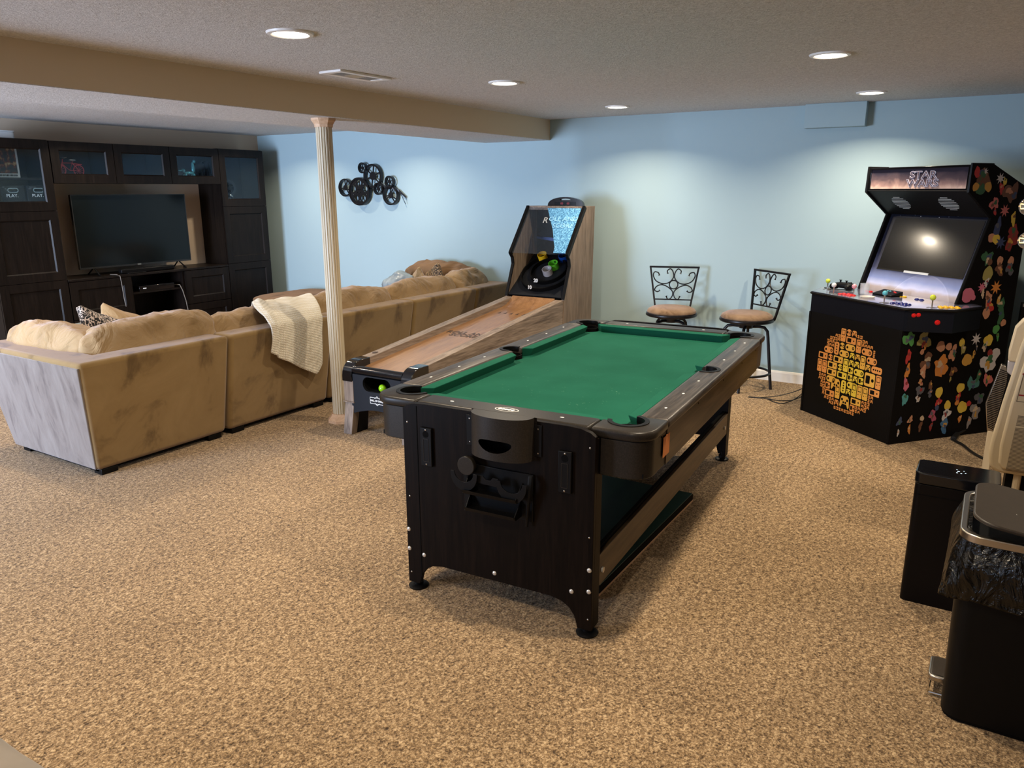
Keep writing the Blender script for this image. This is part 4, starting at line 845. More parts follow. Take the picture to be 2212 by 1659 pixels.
# end panels
def end_panel(u0, u1, front):
    half = [(0.405, 0.775), (0.405, 0.03), (0.350, 0.03), (0.338, 0.075), (0.315, 0.105), (0.285, 0.123), (0.24, 0.132)]
    top = [(0.30, 0.803), (0.35, 0.800), (0.385, 0.790)]
    poly = [(-v, z) for v, z in reversed(top)]+[(v, z) for v, z in top]+half+[(-v, z) for v, z in reversed(half)]
    p = B().prism(poly, u0, u1, 'x').build('end_panel', M['panel'], t, bev=0.0015, smooth=25)
    for sv in (-1, 1):
        v0, v1 = sorted((sv*0.405, sv*0.385)); ub = (u1, u1+0.05) if front else (u0-0.05, u0)
        B().box(ub[0], ub[1], v0, v1, 0.03, 0.765).build('panel_post', M['panel'], p, smooth=None)
        vf = sv*0.378; uf = (u0+u1)/2+(0.02 if front else -0.02)
        B().lathe([(0.040, 0), (0.042, 0.006), (0.034, 0.012), (0.020, 0.014), (0.020, 0.030), (0.007, 0.031), (0.007, 0.05)], (uf, vf, 0), 24).build('leveling_foot', M['black'], p, smooth=40)
    return p
P0 = end_panel(-0.022, -0.002, True); P1 = end_panel(2.152, 2.172, False)
B().box(-0.0235, -0.022, 0.338, 0.341, 0.04, 0.79).build('panel_groove', M['void'], P0, smooth=None)
for (v, z) in ((0.396, 0.264), (0.396, 0.179), (0.325, 0.165), (-0.002, 0.165), (-0.393, 0.273), (-0.325, 0.172), (-0.393, 0.188)):
    B().sphere((0, 0, 0), 0.0095, 12, (0.45, 1, 1)).build('bolt', M['bolt'], P0, loc=(-0.0225, v, z), smooth=180)
for (v, z, r) in ((0.385, 0.72, 0.004), (0.385, 0.41, 0.004), (-0.385, 0.735, 0.004), (-0.39, 0.40, 0.004), (-0.392, 0.075, 0.004), (0.39, 0.075, 0.004), (-0.152, 0.592, 0.008)):
    B().sphere((0, 0, 0), r, 8, (0.5, 1, 1)).build('screw', M['steel'], P0, loc=(-0.0225, v, z), smooth=180)
# cross pivot blocks holding the box to the panels
for u in ((0.0, 0.03), (2.12, 2.152)): B().cyl((u[0], 0, 0.70), (u[1], 0, 0.70), 0.05).build('pivot', M['black'], t)
for sv in (-1, 1):
    v0, v1 = sorted((sv*0.404, sv*0.388)); B().box(0.0, 2.150, v0, v1, 0.178, 0.305).build('stretcher', M['skirtwood'], t, bev=0.002)
    B().box(0.05, 2.10, *sorted((sv*0.386, sv*0.372)), 0.19, 0.316).build('stretcher_lining', M['blackmatte'], t, smooth=None)
B().cyl((0.075, -0.405, 0.235), (0.075, -0.411, 0.235), 0.011, n=14).build('stretcher_bolt', M['bolt'], t); B().cyl((2.03, -0.405, 0.235), (2.03, -0.411, 0.235), 0.011, n=14).build('stretcher_bolt', M['bolt'], t)
# near panel fittings: ball return housing with oval mouth
arc = [(-0.022, 0.135)]+[(-0.022-0.078*math.cos(R(-90+180*k/16))**0.8, 0.125*math.sin(R(90-180*k/16))) for k in range(17)]+[(-0.022, -0.135)]
o = B().prism([(p[0], p[1]-0.045) for p in arc], 0.655, 0.815).build('return_housing', M['railend'], t, smooth=50)
cc = B(); cc.prism([(p[0]+0.008 if p[0] < -0.03 else p[0]-0.003, (p[1]*0.94)-0.045) for p in arc], 0.663, 0.808); cut(o, cc)
cut(o, B().prism([(-0.045+0.068*math.cos(2*PI*k/24)+0.0, 0.718+0.024*math.sin(2*PI*k/24)-0.010*(1-math.cos(2*PI*k/24)**2)) for k in range(24)], -0.15, -0.05, 'x'))
B().box(-0.0240, -0.0225, -0.045-0.11, -0.045+0.11, 0.66, 0.81).build('return_mouth', M['void'], o, smooth=None)
for sv in (-1, 1):
    v = -0.045+sv*0.142; fl = B().box(-0.0265, -0.022, v-0.014, v+0.014, 0.672, 0.79).build('flange', M['black'], o, bev=0.001)
    for z in (0.685, 0.776): B().sphere((-0.0268, v, z), 0.003, 8, (0.5, 1, 1)).build('flange_screw', M['steel'], o)
# coin-slot plates
for v in (0.292, -0.295):
    o = B().box(-0.034, -0.022, v-0.026, v+0.026, 0.555, 0.712).build('handle_plate', M['black'], t, bev=0.003)
    B().prism(circ(v, 0.686, 0.0135, n=20), -0.0345, -0.034, 'x').build('plate_hole', M['void'], o, smooth=None)
    B().ring(rrect(v-0.013, v+0.013, 0.575, 0.668, 0.003, 2), rrect(v-0.011, v+0.011, 0.577, 0.666, 0.002, 2), -0.0352, -0.034, 'x').build('plate_rim', M['railend'], o, smooth=None)
    for z in (0.704, 0.564): B().sphere((-0.0345, v, z), 0.0035, 8, (0.4, 1, 1)).build('plate_screw', M['steel'], o)
# accessory rack with scalloped holders and two trays
rk = B().box(-0.030, -0.022, -0.170, 0.125, 0.415, 0.60).build('accessory_rack', M['black'], t, bev=0.002)
def scallop(vc, w, z):
    pts = [(vc+w/2, z)]+[(vc+w/2*0.72*math.cos(R(180*k/10)), z-w*0.33*math.sin(R(180*k/10))) for k in range(11)]+[(vc-w/2, z)]+[(vc+w*0.5*math.cos(R(180+180*k/10)), z-w*0.08+w*0.62*math.sin(R(180+180*k/10))*0.9) for k in range(11)]
    B().prism(pts, -0.078, -0.074, 'x').build('scallop_holder', M['black'], rk, bev=0.001)
    B().box(-0.074, -0.030, vc-w*0.15, vc+w*0.15, z-w*0.55, z-w*0.48).build('holder_arm', M['black'], rk)
scallop(0.095, 0.115, 0.580); scallop(-0.105, 0.125, 0.575)
b = B().prism([(0.045, 0.575), (0.02, 0.575), (0.008, 0.562), (-0.012, 0.562), (-0.022, 0.575), (-0.045, 0.575), (-0.045, 0.54), (0.045, 0.545)], -0.066, -0.062, 'x'); b.box(-0.062, -0.03, -0.04, 0.04, 0.54, 0.546); b.build('cue_notch_holder', M['black'], rk, bev=0.001)
for z, v0, v1 in ((0.498, -0.125, 0.098), (0.430, -0.120, 0.090)):
    B().prism([(-0.030, z), (-0.080, z), (-0.088, z+0.016), (-0.085, z+0.016), (-0.077, z+0.004), (-0.030, z+0.004)], v0, v1, 'y').build('tray', M['black'], rk, smooth=None)
    B().prism([(-0.030, z), (-0.080, z), (-0.085, z+0.016), (-0.030, z+0.066)], v0-0.003, v0, 'y').build('tray_end', M['black'], rk, smooth=None); B().prism([(-0.030, z), (-0.080, z), (-0.030, z+0.066)], v1, v1+0.003, 'y').build('tray_end', M['black'], rk, smooth=None)
B().tube([(-0.045, -0.168, 0.60), (-0.058, -0.172, 0.57), (-0.050, -0.160, 0.49), (-0.040, -0.150, 0.40)], [0.010, 0.011, 0.008, 0.005], 8).build('brush_handle', M['black'], rk)
# sticker and screws on the right skirt
B().box(0.185, 0.262, -VH+0.0075, -VH+0.0065, 0.665, 0.742).build('orange_label', M['orange'], t, smooth=None)
for u in (0.16, 0.66, 1.1, 1.5, 1.85): B().sphere((u, -VH+0.008, 0.752), 0.004, 8, (1, 0.5, 1)).build('skirt_screw', M['void'], t)
for v in (0.275, -0.265): B().tube([(0.004, v-0.02, ZT-0.028), (-0.006, v, ZT-0.016), (0.0, v+0.02, ZT-0.028)], 0.004, 6).build('hinge_strap', mat('dull_copper_%d' % int(v*1000), (0.12, 0.07, 0.05), 0.5, metal=0.5), t)
th = R(3.8); TM = lambda u, v: (2.26+u*math.cos(th)-v*math.sin(th), 1.475+u*math.sin(th)+v*math.cos(th))
x, y = TM(-0.054, 0.095)
o = B().cyl((-0.010, 0, 0), (0.010, 0, 0), 0.037, n=40).build('puck', M['railend'], bev=0.003, loc=(x, y, 0.600)); o.rotation_euler = (0, 0, th)
tag(o, 'round ridged black puck resting in the left holder of the pool table rack', 'puck')
# spare table-top boards on the carpet
tag(B().box(-0.58, 0.595, -0.50, 0.28, 0.0, 0.012).build('tabletop_board', M['capwood'], bev=0.002, loc=(3.10, 1.67, 0.003)), 'tan-edged lower spare board lying on the carpet under the pool table', 'board')
t2 = thing('tabletop_board', 'dark green spare board on top of the tan one beneath the pool table', 'board', (3.11, 1.66, 0.016))
b = B(); b.box(-0.56, 0.575, -0.49, 0.30, 0.0, 0.030); b.build('frame', M['blackmatte'], t2, smooth=None)
B().box(-0.555, 0.572, -0.488, 0.298, 0.0302, 0.036).build('green_top', M['darkfelt'], t2, bev=0.002)

# ================================================================== BAR STOOLS
def stool(label, x, y, rz):
    """local +x = towards the back rest"""
    t = thing('bar_stool', label, 'bar stool', (x, y, 0), rz, 'scroll-backed bar stools')
    B().lathe([(0.205, 0.555), (0.214, 0.560), (0.217, 0.570), (0.214, 0.580), (0.200, 0.582), (0.03, 0.582)], n=48).build('seat_frame', M['iron'], t, smooth=50)
    B().lathe([(0.204, 0.5825), (0.207, 0.592), (0.196, 0.612), (0.165, 0.628), (0.10, 0.634), (0.001, 0.635)], n=48).build('seat_cushion', M['stoolpad'], t, smooth=180)
    B().cyl((0, 0, 0.50), (0, 0, 0.556), 0.055, 0.075).build('swivel', M['iron'], t)
    for k in range(4):
        a = R(45+90*k); c_, s_ = math.cos(a), math.sin(a)
        B().tube([(0.03*c_, 0.03*s_, 0.512), (0.10*c_, 0.10*s_, 0.517), (0.145*c_, 0.145*s_, 0.510), (0.170*c_, 0.170*s_, 0.480), (0.178*c_, 0.178*s_, 0.43), (0.205*c_, 0.205*s_, 0.20), (0.230*c_, 0.230*s_, 0.0)], 0.0125, 10).build('leg', M['iron'], t, smooth=60)
    B().tube([(0.213*math.cos(2*PI*k/36), 0.213*math.sin(2*PI*k/36), 0.135) for k in range(36)], 0.010, 8, True).build('foot_ring', M['iron'], t, smooth=60)
    # back: trapezoid leaning out
    def P(v, z): return (0.165+(z-0.60)*0.16, v, z)
    bk = B(); w0, w1, z0, z1 = 0.150, 0.205, 0.565, 0.945
    for s_ in (-1, 1): bk.tube([(0.150, s_*w0, 0.57), P(s_*w0, 0.61), P(s_*w1, z1)], 0.0105, 4)
    bk.tube([P(-w1-0.008, z1), P(w1+0.008, z1)], 0.011, 4); zl = 0.668; bk.tube([P(-0.160, zl), P(0.160, zl)], 0.007, 4)
    bk.build('back_frame', M['iron'], t, smooth=25)
    zc = 0.795; r = 0.0052
    sc = B(); sc.tube([P(0.036*math.cos(2*PI*k/24), zc+0.036*math.sin(2*PI*k/24)) for k in range(24)], r, 6, True); sc.build('back_circle', M['iron'], t, smooth=60)
    def scroll(pts, mv, mz):
        # smooth catmull curve through pts
        out = []
        P_ = [pts[0]]+pts+[pts[-1]]
        for i in range(1, len(P_)-2):
            for k in range(6):
                f = k/6; a, b_, c2, d = P_[i-1], P_[i], P_[i+1], P_[i+2]
                out.append(tuple(0.5*((2*b_[j])+(-a[j]+c2[j])*f+(2*a[j]-5*b_[j]+4*c2[j]-d[j])*f*f+(-a[j]+3*b_[j]-3*c2[j]+d[j])*f**3) for j in (0, 1)))
        out.append(pts[-1]); n_ = len(out); rad = [r*1.7 if (k < 2 or k >= n_-2) else r for k in range(n_)]
        B().tube([P(mv*p[0]*1.12, zc+mz*p[1]*1.05) for p in out], rad, 6).build('scroll', M['iron'], t, smooth=60)
    up = [(0.048, 0.088), (0.052, 0.112), (0.030, 0.128), (0.010, 0.105), (0.004, 0.060), (0.035, 0.018), (0.085, 0.006), (0.135, 0.028), (0.158, 0.070), (0.150, 0.100), (0.122, 0.095), (0.112, 0.072)]
    dn = [(0.052, -0.092), (0.040, -0.118), (0.018, -0.112), (0.004, -0.082), (0.010, -0.050), (0.050, -0.016), (0.095, -0.003), (0.132, -0.020), (0.142, -0.048), (0.120, -0.060), (0.102, -0.048)]
    for mv in (-1, 1): scroll(up, mv, 1); scroll(dn, mv, 1)
    return t
stool('black iron bar stool nearest the pool table corner, turned toward the arcade cabinet', 6.255, 1.63, -36)
stool('black iron bar stool standing behind the middle of the pool table end', 6.21, 2.255, 18)

# ================================================================== ARCADE CABINET
t = thing('arcade_cabinet', 'tall black four-player arcade cabinet with space-themed marquee and colourful side art', 'arcade cabinet', (5.797, 1.067, 0), -129.84)
AW = 0.857
SIDE = [(0, 0), (0, 0.745), (0.40, 0.80), (0.415, 0.89), (0.595, 1.42), (0.387, 1.580), (0.391, 1.745), (0.560, 1.742), (0.860, 1.605), (0.90, 1.30), (0.90, 0)]
for x0, x1 in ((0, 0.018), (AW-0.018, AW)):
    sd = B().prism(SIDE, x0, x1, 'x').build('side_panel', M['blackmatte'], t, bev=0.002, smooth=25)
    b = B(); P_ = SIDE[3:8]; b.tube([((x0+x1)/2, y-0.002, z) for y, z in P_], 0.009, 6); b.build('edge_molding', M['black'], sd, smooth=40)
B().box(0.018, AW-0.018, 0.004, 0.020, 0, 0.745).build('front_panel', M['blackmatte'], t, smooth=None)
B().prism([(0.55, 1.728), (0.56, 1.740), (0.86, 1.600), (0.898, 1.30), (0.898, 0.02), (0.88, 0.02), (0.88, 1.30), (0.845, 1.59)], 0.018, AW-0.018, 'x').build('back_panel', M['blackmatte'], t, smooth=None)
B().box(0.018, AW-0.018, 0.393, 0.56, 1.727, 1.741).build('top_panel', M['blackmatte'], t, bev=0.002)
# marquee
mq = mat('space_marquee_print', (0.2, 0.15, 0.15), 0.15, coat=0.6); v = coords(mq, (1, 1, 1))
sx = N(mq, 'ShaderNodeSeparateXYZ'); L(mq, v, sx.inputs[0]); n1 = N(mq, 'ShaderNodeTexNoise', Scale=9, Detail=4, Distortion=1.0); L(mq, v, n1.inputs['Vector'])
mr = N(mq, 'ShaderNodeMapRange'); mr.inputs['From Min'].default_value = 1.60; mr.inputs['From Max'].default_value = 1.73; L(mq, sx.outputs['Z'], mr.inputs['Value'])
am = N(mq, 'ShaderNodeMath', operation='MULTIPLY_ADD'); am.inputs[1].default_value = 0.5; L(mq, n1.outputs['Fac'], am.inputs[0])
am2 = N(mq, 'ShaderNodeMath', operation='MULTIPLY'); am2.inputs[1].default_value = 0.75; L(mq, mr.outputs[0], am2.inputs[0]); L(mq, am2.outputs[0], am.inputs[2])
L(mq, ramp(mq, am.outputs[0], [(0.25, (0.75, 0.52, 0.42)), (0.42, (0.33, 0.21, 0.19)), (0.6, (0.10, 0.07, 0.08)), (0.85, (0.035, 0.03, 0.045))]), mq.node_tree.nodes['Principled BSDF'].inputs['Base Color'])
q = B().box(0.034, AW-0.014-0.02, 0.396, 0.402, 1.600, 1.727).build('marquee', mq, t, smooth=None)
B().ring(rrect(0.018, AW-0.018, 1.585, 1.740, 0.002, 1), rrect(0.034, AW-0.034, 1.600, 1.728, 0.002, 1), 0.390, 0.400, 'y').build('marquee_frame', M['blackgloss'], t, bev=0.0015)
B().box(0.020, AW-0.020, 0.3885, 0.392, 1.5855, 1.5885).build('marquee_retainer', M['steel'], t, smooth=None)
OUT = mat('outline_lettering', (0.55, 0.55, 0.68), 0.4)
def outlined(body, size, org, par):
    Mx = basis(org, (1, 0, 0), (0, 0, 1)); a_ = text('lettering_outline', body, OUT, par, size, Mx, offset=0.0022, line=0.80, sx=1.45, ext=0.0006)
    Mx2 = basis((org[0], org[1]-0.0012, org[2]), (1, 0, 0), (0, 0, 1)); return text('lettering', body, MQF, par, size, Mx2, offset=-0.0004, line=0.80, sx=1.45, ext=0.0006)
MQF = mat('lettering_fill', (0.10, 0.065, 0.075), 0.4)
outlined('STAR\nWARS', 0.064, (0.483, 0.3945, 1.660), q)
# speaker soffit
SPM = mat('speaker_slot', (0.55, 0.56, 0.53), 0.5)
B().prism([(0.391, 1.583), (0.598, 1.424), (0.610, 1.436), (0.40, 1.60)], 0.018, AW-0.018, 'x').build('speaker_soffit', M['black'], t, smooth=None)
dy, dz = 0.598-0.391, 1.424-1.583; sl_ = math.hypot(dy, dz); uy, uz = dy/sl_, dz/sl_
for cx in (0.232, 0.622):
    cx += 0.0; b = B()
    for k in range(9):
        s = -0.062+0.0155*k; w = math.sqrt(max(0.068**2-s*s, 0.0002)); s0 = sl_*0.48+s
        y, z = 0.391+uy*s0, 1.583+uz*s0; ny, nz = -0.0015*-uz, -0.0015*uy
        b.hexa([(cx-w, y-0.0017+0.0, z-0.0017), (cx+w, y-0.0017, z-0.0017), (cx+w, y+uy*0.004-0.0017, z+uz*0.004-0.0017), (cx-w, y+uy*0.004-0.0017, z+uz*0.004-0.0017), (cx-w, y+0.001, z+0.001), (cx+w, y+0.001, z+0.001), (cx+w, y+uy*0.004+0.001, z+uz*0.004+0.001), (cx-w, y+uy*0.004+0.001, z+uz*0.004+0.001)])
    b.build('speaker_grille', SPM, t, smooth=None)
# bezel: art panel + monitor
kz = (0.615-0.44)/(1.42-0.89)
def BP(x, z, off=0.0): return (x, 0.452+kz*(z-0.89)+off, z)
bz = mat('space_bezel_print', (0.1, 0.1, 0.15), 0.25, coat=0.6); v = coords(bz); sx = N(bz, 'ShaderNodeSeparateXYZ'); L(bz, v, sx.inputs[0])
mr = N(bz, 'ShaderNodeMapRange'); mr.inputs['From Min'].default_value = 0.885; mr.inputs['From Max'].default_value = 1.46; L(bz, sx.outputs['Z'], mr.inputs['Value'])
nz_ = N(bz, 'ShaderNodeTexNoise', Scale=14, Detail=4); L(bz, v, nz_.inputs['Vector']); a_ = N(bz, 'ShaderNodeMath', operation='MULTIPLY_ADD'); a_.inputs[1].default_value = 0.05; L(bz, nz_.outputs['Fac'], a_.inputs[0]); L(bz, mr.outputs[0], a_.inputs[2])
art = ramp(bz, a_.outputs[0], [(0.02, (0.30, 0.26, 0.27)), (0.085, (0.42, 0.36, 0.36)), (0.12, (0.52, 0.55, 0.78)), (0.19, (0.24, 0.30, 0.56)), (0.32, (0.13, 0.13, 0.20)), (0.5, (0.03, 0.03, 0.05)), (0.95, (0.012, 0.013, 0.022))])
# pale planet limb: large circle
vm = N(bz, 'ShaderNodeVectorMath', operation='DISTANCE'); vm.inputs[1].default_value = (0.52, 0.45, 0.78); L(bz, v, vm.inputs[0])
gr = ramp(bz, vm.outputs['Value'], [(0.255, (0.10, 0.10, 0.14)), (0.262, (0.20, 0.20, 0.24)), (0.266, (0, 0, 0))])
mx = N(bz, 'ShaderNodeMix', data_type='RGBA', blend_type='ADD'); mx.inputs[0].default_value = 0.6; L(bz, art, mx.inputs[6]); L(bz, gr, mx.inputs[7]); L(bz, mx.outputs[2], bz.node_tree.nodes['Principled BSDF'].inputs['Base Color'])
b = B(); b.add([BP(0.018, 0.885), BP(AW-0.018, 0.885), BP(AW-0.018, 1.46), BP(0.018, 1.46), BP(0.018, 0.885, 0.012), BP(AW-0.018, 0.885, 0.012), BP(AW-0.018, 1.46, 0.012), BP(0.018, 1.46, 0.012)], [(0, 1, 2, 3), (7, 6, 5, 4), (0, 4, 5, 1), (1, 5, 6, 2), (2, 6, 7, 3), (3, 7, 4, 0)])
bez = b.build('bezel_panel', bz, t, smooth=None)
b = B(); e = -0.003; b.add([BP(0.072, 1.045, e), BP(0.800, 1.045, e), BP(0.800, 1.40, e), BP(0.072, 1.40, e), BP(0.072, 1.045, 0), BP(0.800, 1.045, 0), BP(0.800, 1.40, 0), BP(0.072, 1.40, 0)], [(0, 1, 2, 3), (7, 6, 5, 4), (0, 4, 5, 1), (1, 5, 6, 2), (2, 6, 7, 3), (3, 7, 4, 0)])
b.build('monitor_screen', mat('monitor_screen', (0.012, 0.010, 0.009), 0.16, spec=0.6, coat=0.3), t, smooth=None)
b = B(); b.add([BP(0.072, 1.038, -0.006), BP(0.80, 1.038, -0.006), BP(0.80, 1.046, -0.006), BP(0.072, 1.046, -0.006), BP(0.072, 1.038, -0.002), BP(0.80, 1.038, -0.002), BP(0.80, 1.046, -0.002), BP(0.072, 1.046, -0.002)], [(0, 1, 2, 3), (7, 6, 5, 4), (0, 4, 5, 1), (1, 5, 6, 2), (2, 6, 7, 3), (3, 7, 4, 0)]); b.build('monitor_edge', M['railend'], t, smooth=None)
b = B(); b.add([BP(0.325, 1.036, -0.010), BP(0.532, 1.036, -0.010), BP(0.532, 1.050, -0.010), BP(0.325, 1.050, -0.010), BP(0.325, 1.036, -0.003), BP(0.532, 1.036, -0.003), BP(0.532, 1.050, -0.003), BP(0.325, 1.050, -0.003)], [(0, 1, 2, 3), (7, 6, 5, 4), (0, 4, 5, 1), (1, 5, 6, 2), (2, 6, 7, 3), (3, 7, 4, 0)]); b.build('white_label_strip', M['whitep'], t, smooth=None)
random.seed(11)
sb = B()
for k in range(16):
    x, z = random.uniform(0.06, 0.80), random.uniform(1.41, 1.45); r = random.choice([0.0012, 0.0015, 0.0028])
    y = BP(x, z)[1]-0.0006; sb.add([(x+r*math.cos(a), y, z+r*math.sin(a)) for a in [2*PI*j/6 for j in range(6)]], [tuple(range(6))])
sb.build('star_print', M['whiteprint'], bez, smooth=None)
# control deck
CP = [(0, 0), (0.857, 0), (0.872, 0.018), (1.020, 0.225), (0.957, 0.52), (AW, 0.54), (0, 0.54), (-0.100, 0.52), (-0.163, 0.225), (-0.015, 0.018)]
CPi = [(0.004, 0.006), (0.853, 0.006), (0.868, 0.022), (1.014, 0.227), (0.952, 0.516), (AW+.001, 0.536), (-.001, 0.536), (-0.095, 0.516), (-0.157, 0.227), (-0.011, 0.022)]
b = B(); b.prism(CPi, 0.742, 0.868); cb = b.build('control_box', mat('control_box_satin', (0.006, 0.007, 0.011), 0.28, spec=0.15), t, smooth=None)
B().prism(CP, 0.869, 0.886).build('deck_board', M['blackgloss'], t, smooth=None)
B().tube([(x, y, 0.8775) for x, y in CP[:5]], 0.0075, 6).build('deck_molding', M['black'], t, smooth=50)
dk = mat('deck_print', (0.10, 0.11, 0.17), 0.12, coat=0.8); v = coords(dk); n1 = N(dk, 'ShaderNodeTexNoise', Scale=6, Detail=4, Distortion=0.8); L(dk, v, n1.inputs['Vector'])
L(dk, ramp(dk, n1.outputs['Fac'], [(0.30, (0.05, 0.06, 0.10)), (0.5, (0.13, 0.14, 0.22)), (0.62, (0.20, 0.18, 0.20)), (0.75, (0.40, 0.33, 0.28))]), dk.node_tree.nodes['Principled BSDF'].inputs['Base Color'])
CQ = [(p[0]*0.985+0.006, p[1]*0.985+0.004) for p in CP]; B().prism(CQ, 0.886, 0.8885).build('deck_overlay', dk, t, smooth=None)
DZ = 0.8886
def joystick(x, y, mm, r=0.0165):
    j = B().cyl((x, y, DZ), (x, y, DZ+0.052), 0.0042, n=10).build('joystick', M['chrome'], t)
    B().sphere((x, y, DZ+0.062), r, 16).build('ball_top', M[mm], j, smooth=180)
    B().lathe([(0.030, 0), (0.030, 0.0012), (0.006, 0.003)], (x, y, DZ), 24).build('dust_washer', M['steel'], j, smooth=40)
M['limeball'] = plain('lime_top', (0.60, 0.68, 0.05), 0.2)
joystick(-0.035, 0.17, 'limeball'); joystick(0.185, 0.035, 'whitep'); joystick(0.29, 0.115, 'pinkp'); joystick(0.64, 0.045, 'tealp'); joystick(0.900, 0.165, 'limeball', 0.018)
def button(x, y, mm, r=0.0125):
    b = B(); b.lathe([(r+0.003, 0), (r+0.003, 0.003), (r, 0.0045), (r-0.001, 0.003)], (x, y, DZ), 18, cap=True); b.lathe([(r-0.002, 0.001), (r-0.002, 0.007), (r-0.004, 0.0085), (0.001, 0.009)], (x, y, DZ), 18); b.build('button', M[mm], t, smooth=45)
def bank(cx, cy, ang, mm):
    for i in range(4):
        for j in range(2):
            u = (i-1.5)*0.031; w = (j-0.5)*0.034+(0.010 if i in (1, 2) else 0.0); a = R(ang); button(cx+u*math.cos(a)-w*math.sin(a), cy+u*math.sin(a)+w*math.cos(a), mm)
bank(0.260, 0.085, 0, 'redp'); bank(0.725, 0.095, 8, 'navyb'); bank(0.945, 0.255, 55, 'yellow')
for x, y, mm in ((0.150, 0.36, 'redp'), (0.185, 0.36, 'redp'), (0.595, 0.36, 'navyb'), (0.632, 0.362, 'navyb'), (0.45, 0.36, 'yellow'), (0.475, 0.375, 'yellow'), (0.415, 0.385, 'navyb')): button(x, y, mm)
def wingpt(s, z, out=0.0):   # along right wing face from (0.868,0.022) to (1.014,0.227)
    d = Vector((0.146, 0.205)).normalized(); n_ = Vector((d.y, -d.x)); return (0.868+d.x*s+n_.x*out, 0.022+d.y*s+n_.y*out, z)
for s, z, r in ((0.030, 0.844, 0.0095), (0.056, 0.848, 0.0095), (0.165, 0.806, 0.012)):
    bt = B().cyl(wingpt(s, z, -0.002), wingpt(s, z, 0.004), r+0.004, r+0.003, 20).build('side_button', M['redp'], t); B().cyl(wingpt(s, z, 0.003), wingpt(s, z, 0.008), r, r-0.003, 20).build('plunger', M['redp'], bt)
# round game-pad mosaic on the front panel
ORN = mat('orange_decal', (0.72, 0.30, 0.075), 0.5); YLW = mat('yellow_decal', (0.78, 0.58, 0.06), 0.5); AMB = mat('amber_decal', (0.76, 0.43, 0.07), 0.5)
CX, CZ, CR = 0.435, 0.378, 0.298
def decal_shapes(kind, w, h):
    """list of (poly, dark) in local 2-D"""
    sh = []
    if kind == 'brick': sh += [(rrect(-w/2, w/2, -h/2, h/2, min(w, h)*0.12, 2), 0), (rrect(-w*.38, w*.02, -h*.30, h*.30, min(w, h)*.05, 1), 1), (circ(w*.28, 0, min(w, h)*.13, n=10), 1)]
    elif kind == 'pad':
        sh += [([(-w*.5, -h*.35), (-w*.40, -h*.5), (-w*.26, -h*.2), (w*.26, -h*.2), (w*.40, -h*.5), (w*.5, -h*.35), (w*.42, h*.30), (w*.28, h*.45), (-w*.28, h*.45), (-w*.42, h*.30)], 0),
               (circ(-w*.27, h*.15, h*.11, n=8), 1), (circ(w*.27, h*.15, h*.11, n=8), 1), (circ(-w*.11, -h*.06, h*.09, n=8), 1), (circ(w*.11, -h*.06, h*.09, n=8), 1)]
    elif kind == 'bar': sh += [(rrect(-w/2, w/2, -h/2, h/2, min(w, h)*0.3, 2), 0)]+[(circ(0 if h > w else (k-1.5)*w*.2, (k-1.5)*h*.2 if h > w else 0, min(w, h)*.14, n=8), 1) for k in range(4)]
    elif kind == 'hand': sh += [(rrect(-w/2, w/2, -h/2, h/2, min(w, h)*0.15, 2), 0), (rrect(-w*.34, w*.34, 0.0, h*.40, w*.03, 1), 1), (rrect(-w*.27, w*.27, h*.05, h*.35, w*.02, 1), 2), (circ(-w*.22, -h*.2, w*.09, n=8), 1), (circ(w*.25, -h*.17, w*.06, n=8), 1)]
    elif kind == 'pill': sh += [(rrect(-w/2, w/2, -h/2, h/2, h*0.48, 5), 0), (circ(-w*.3, 0, h*.2, n=8), 1), (circ(w*.3, 0, h*.24, n=10), 1), (circ(w*.3, 0, h*.10, n=8), 2)]
    return sh
random.seed(21)
cells = []
cell = 0.0505; nn = 12; used = set()
kinds = ['brick', 'pad', 'hand', 'pill', 'pad', 'bar']
for i in range(nn):
    for j in range(nn):
        if (i, j) in used: continue
        x0, z0 = -nn*cell/2+i*cell, -nn*cell/2+j*cell; sw = sh_ = 1
        rr = random.random()
        if rr < 0.30 and i+1 < nn and (i+1, j) not in used: sw = 2
        elif rr < 0.55 and j+1 < nn: sh_ = 2
        elif rr < 0.70 and i+1 < nn and j+1 < nn and (i+1, j) not in used and (i+1, j+1) not in used: sw = sh_ = 2
        for a in range(sw):
            for c_ in range(sh_): used.add((i+a, j+c_))
        w, h_ = sw*cell, sh_*cell; cx, cz = x0+w/2, z0+h_/2
        d = math.hypot(cx, cz)
        far = max(math.hypot(cx+sx_*w/2*0.8, cz+sz_*h_/2*0.8) for sx_ in (-1, 1) for sz_ in (-1, 1))
        if far < CR+0.012: cells.append((cx, cz, w, h_))
        elif d < CR+0.03:
            for a in range(sw*2):
                for c_ in range(sh_*2):
                    ex, ez = x0+(a+.5)*cell/2, z0+(c_+.5)*cell/2
                    if math.hypot(ex, ez) < CR-0.010: cells.append((ex, ez, cell/2, cell/2))
mos = B()
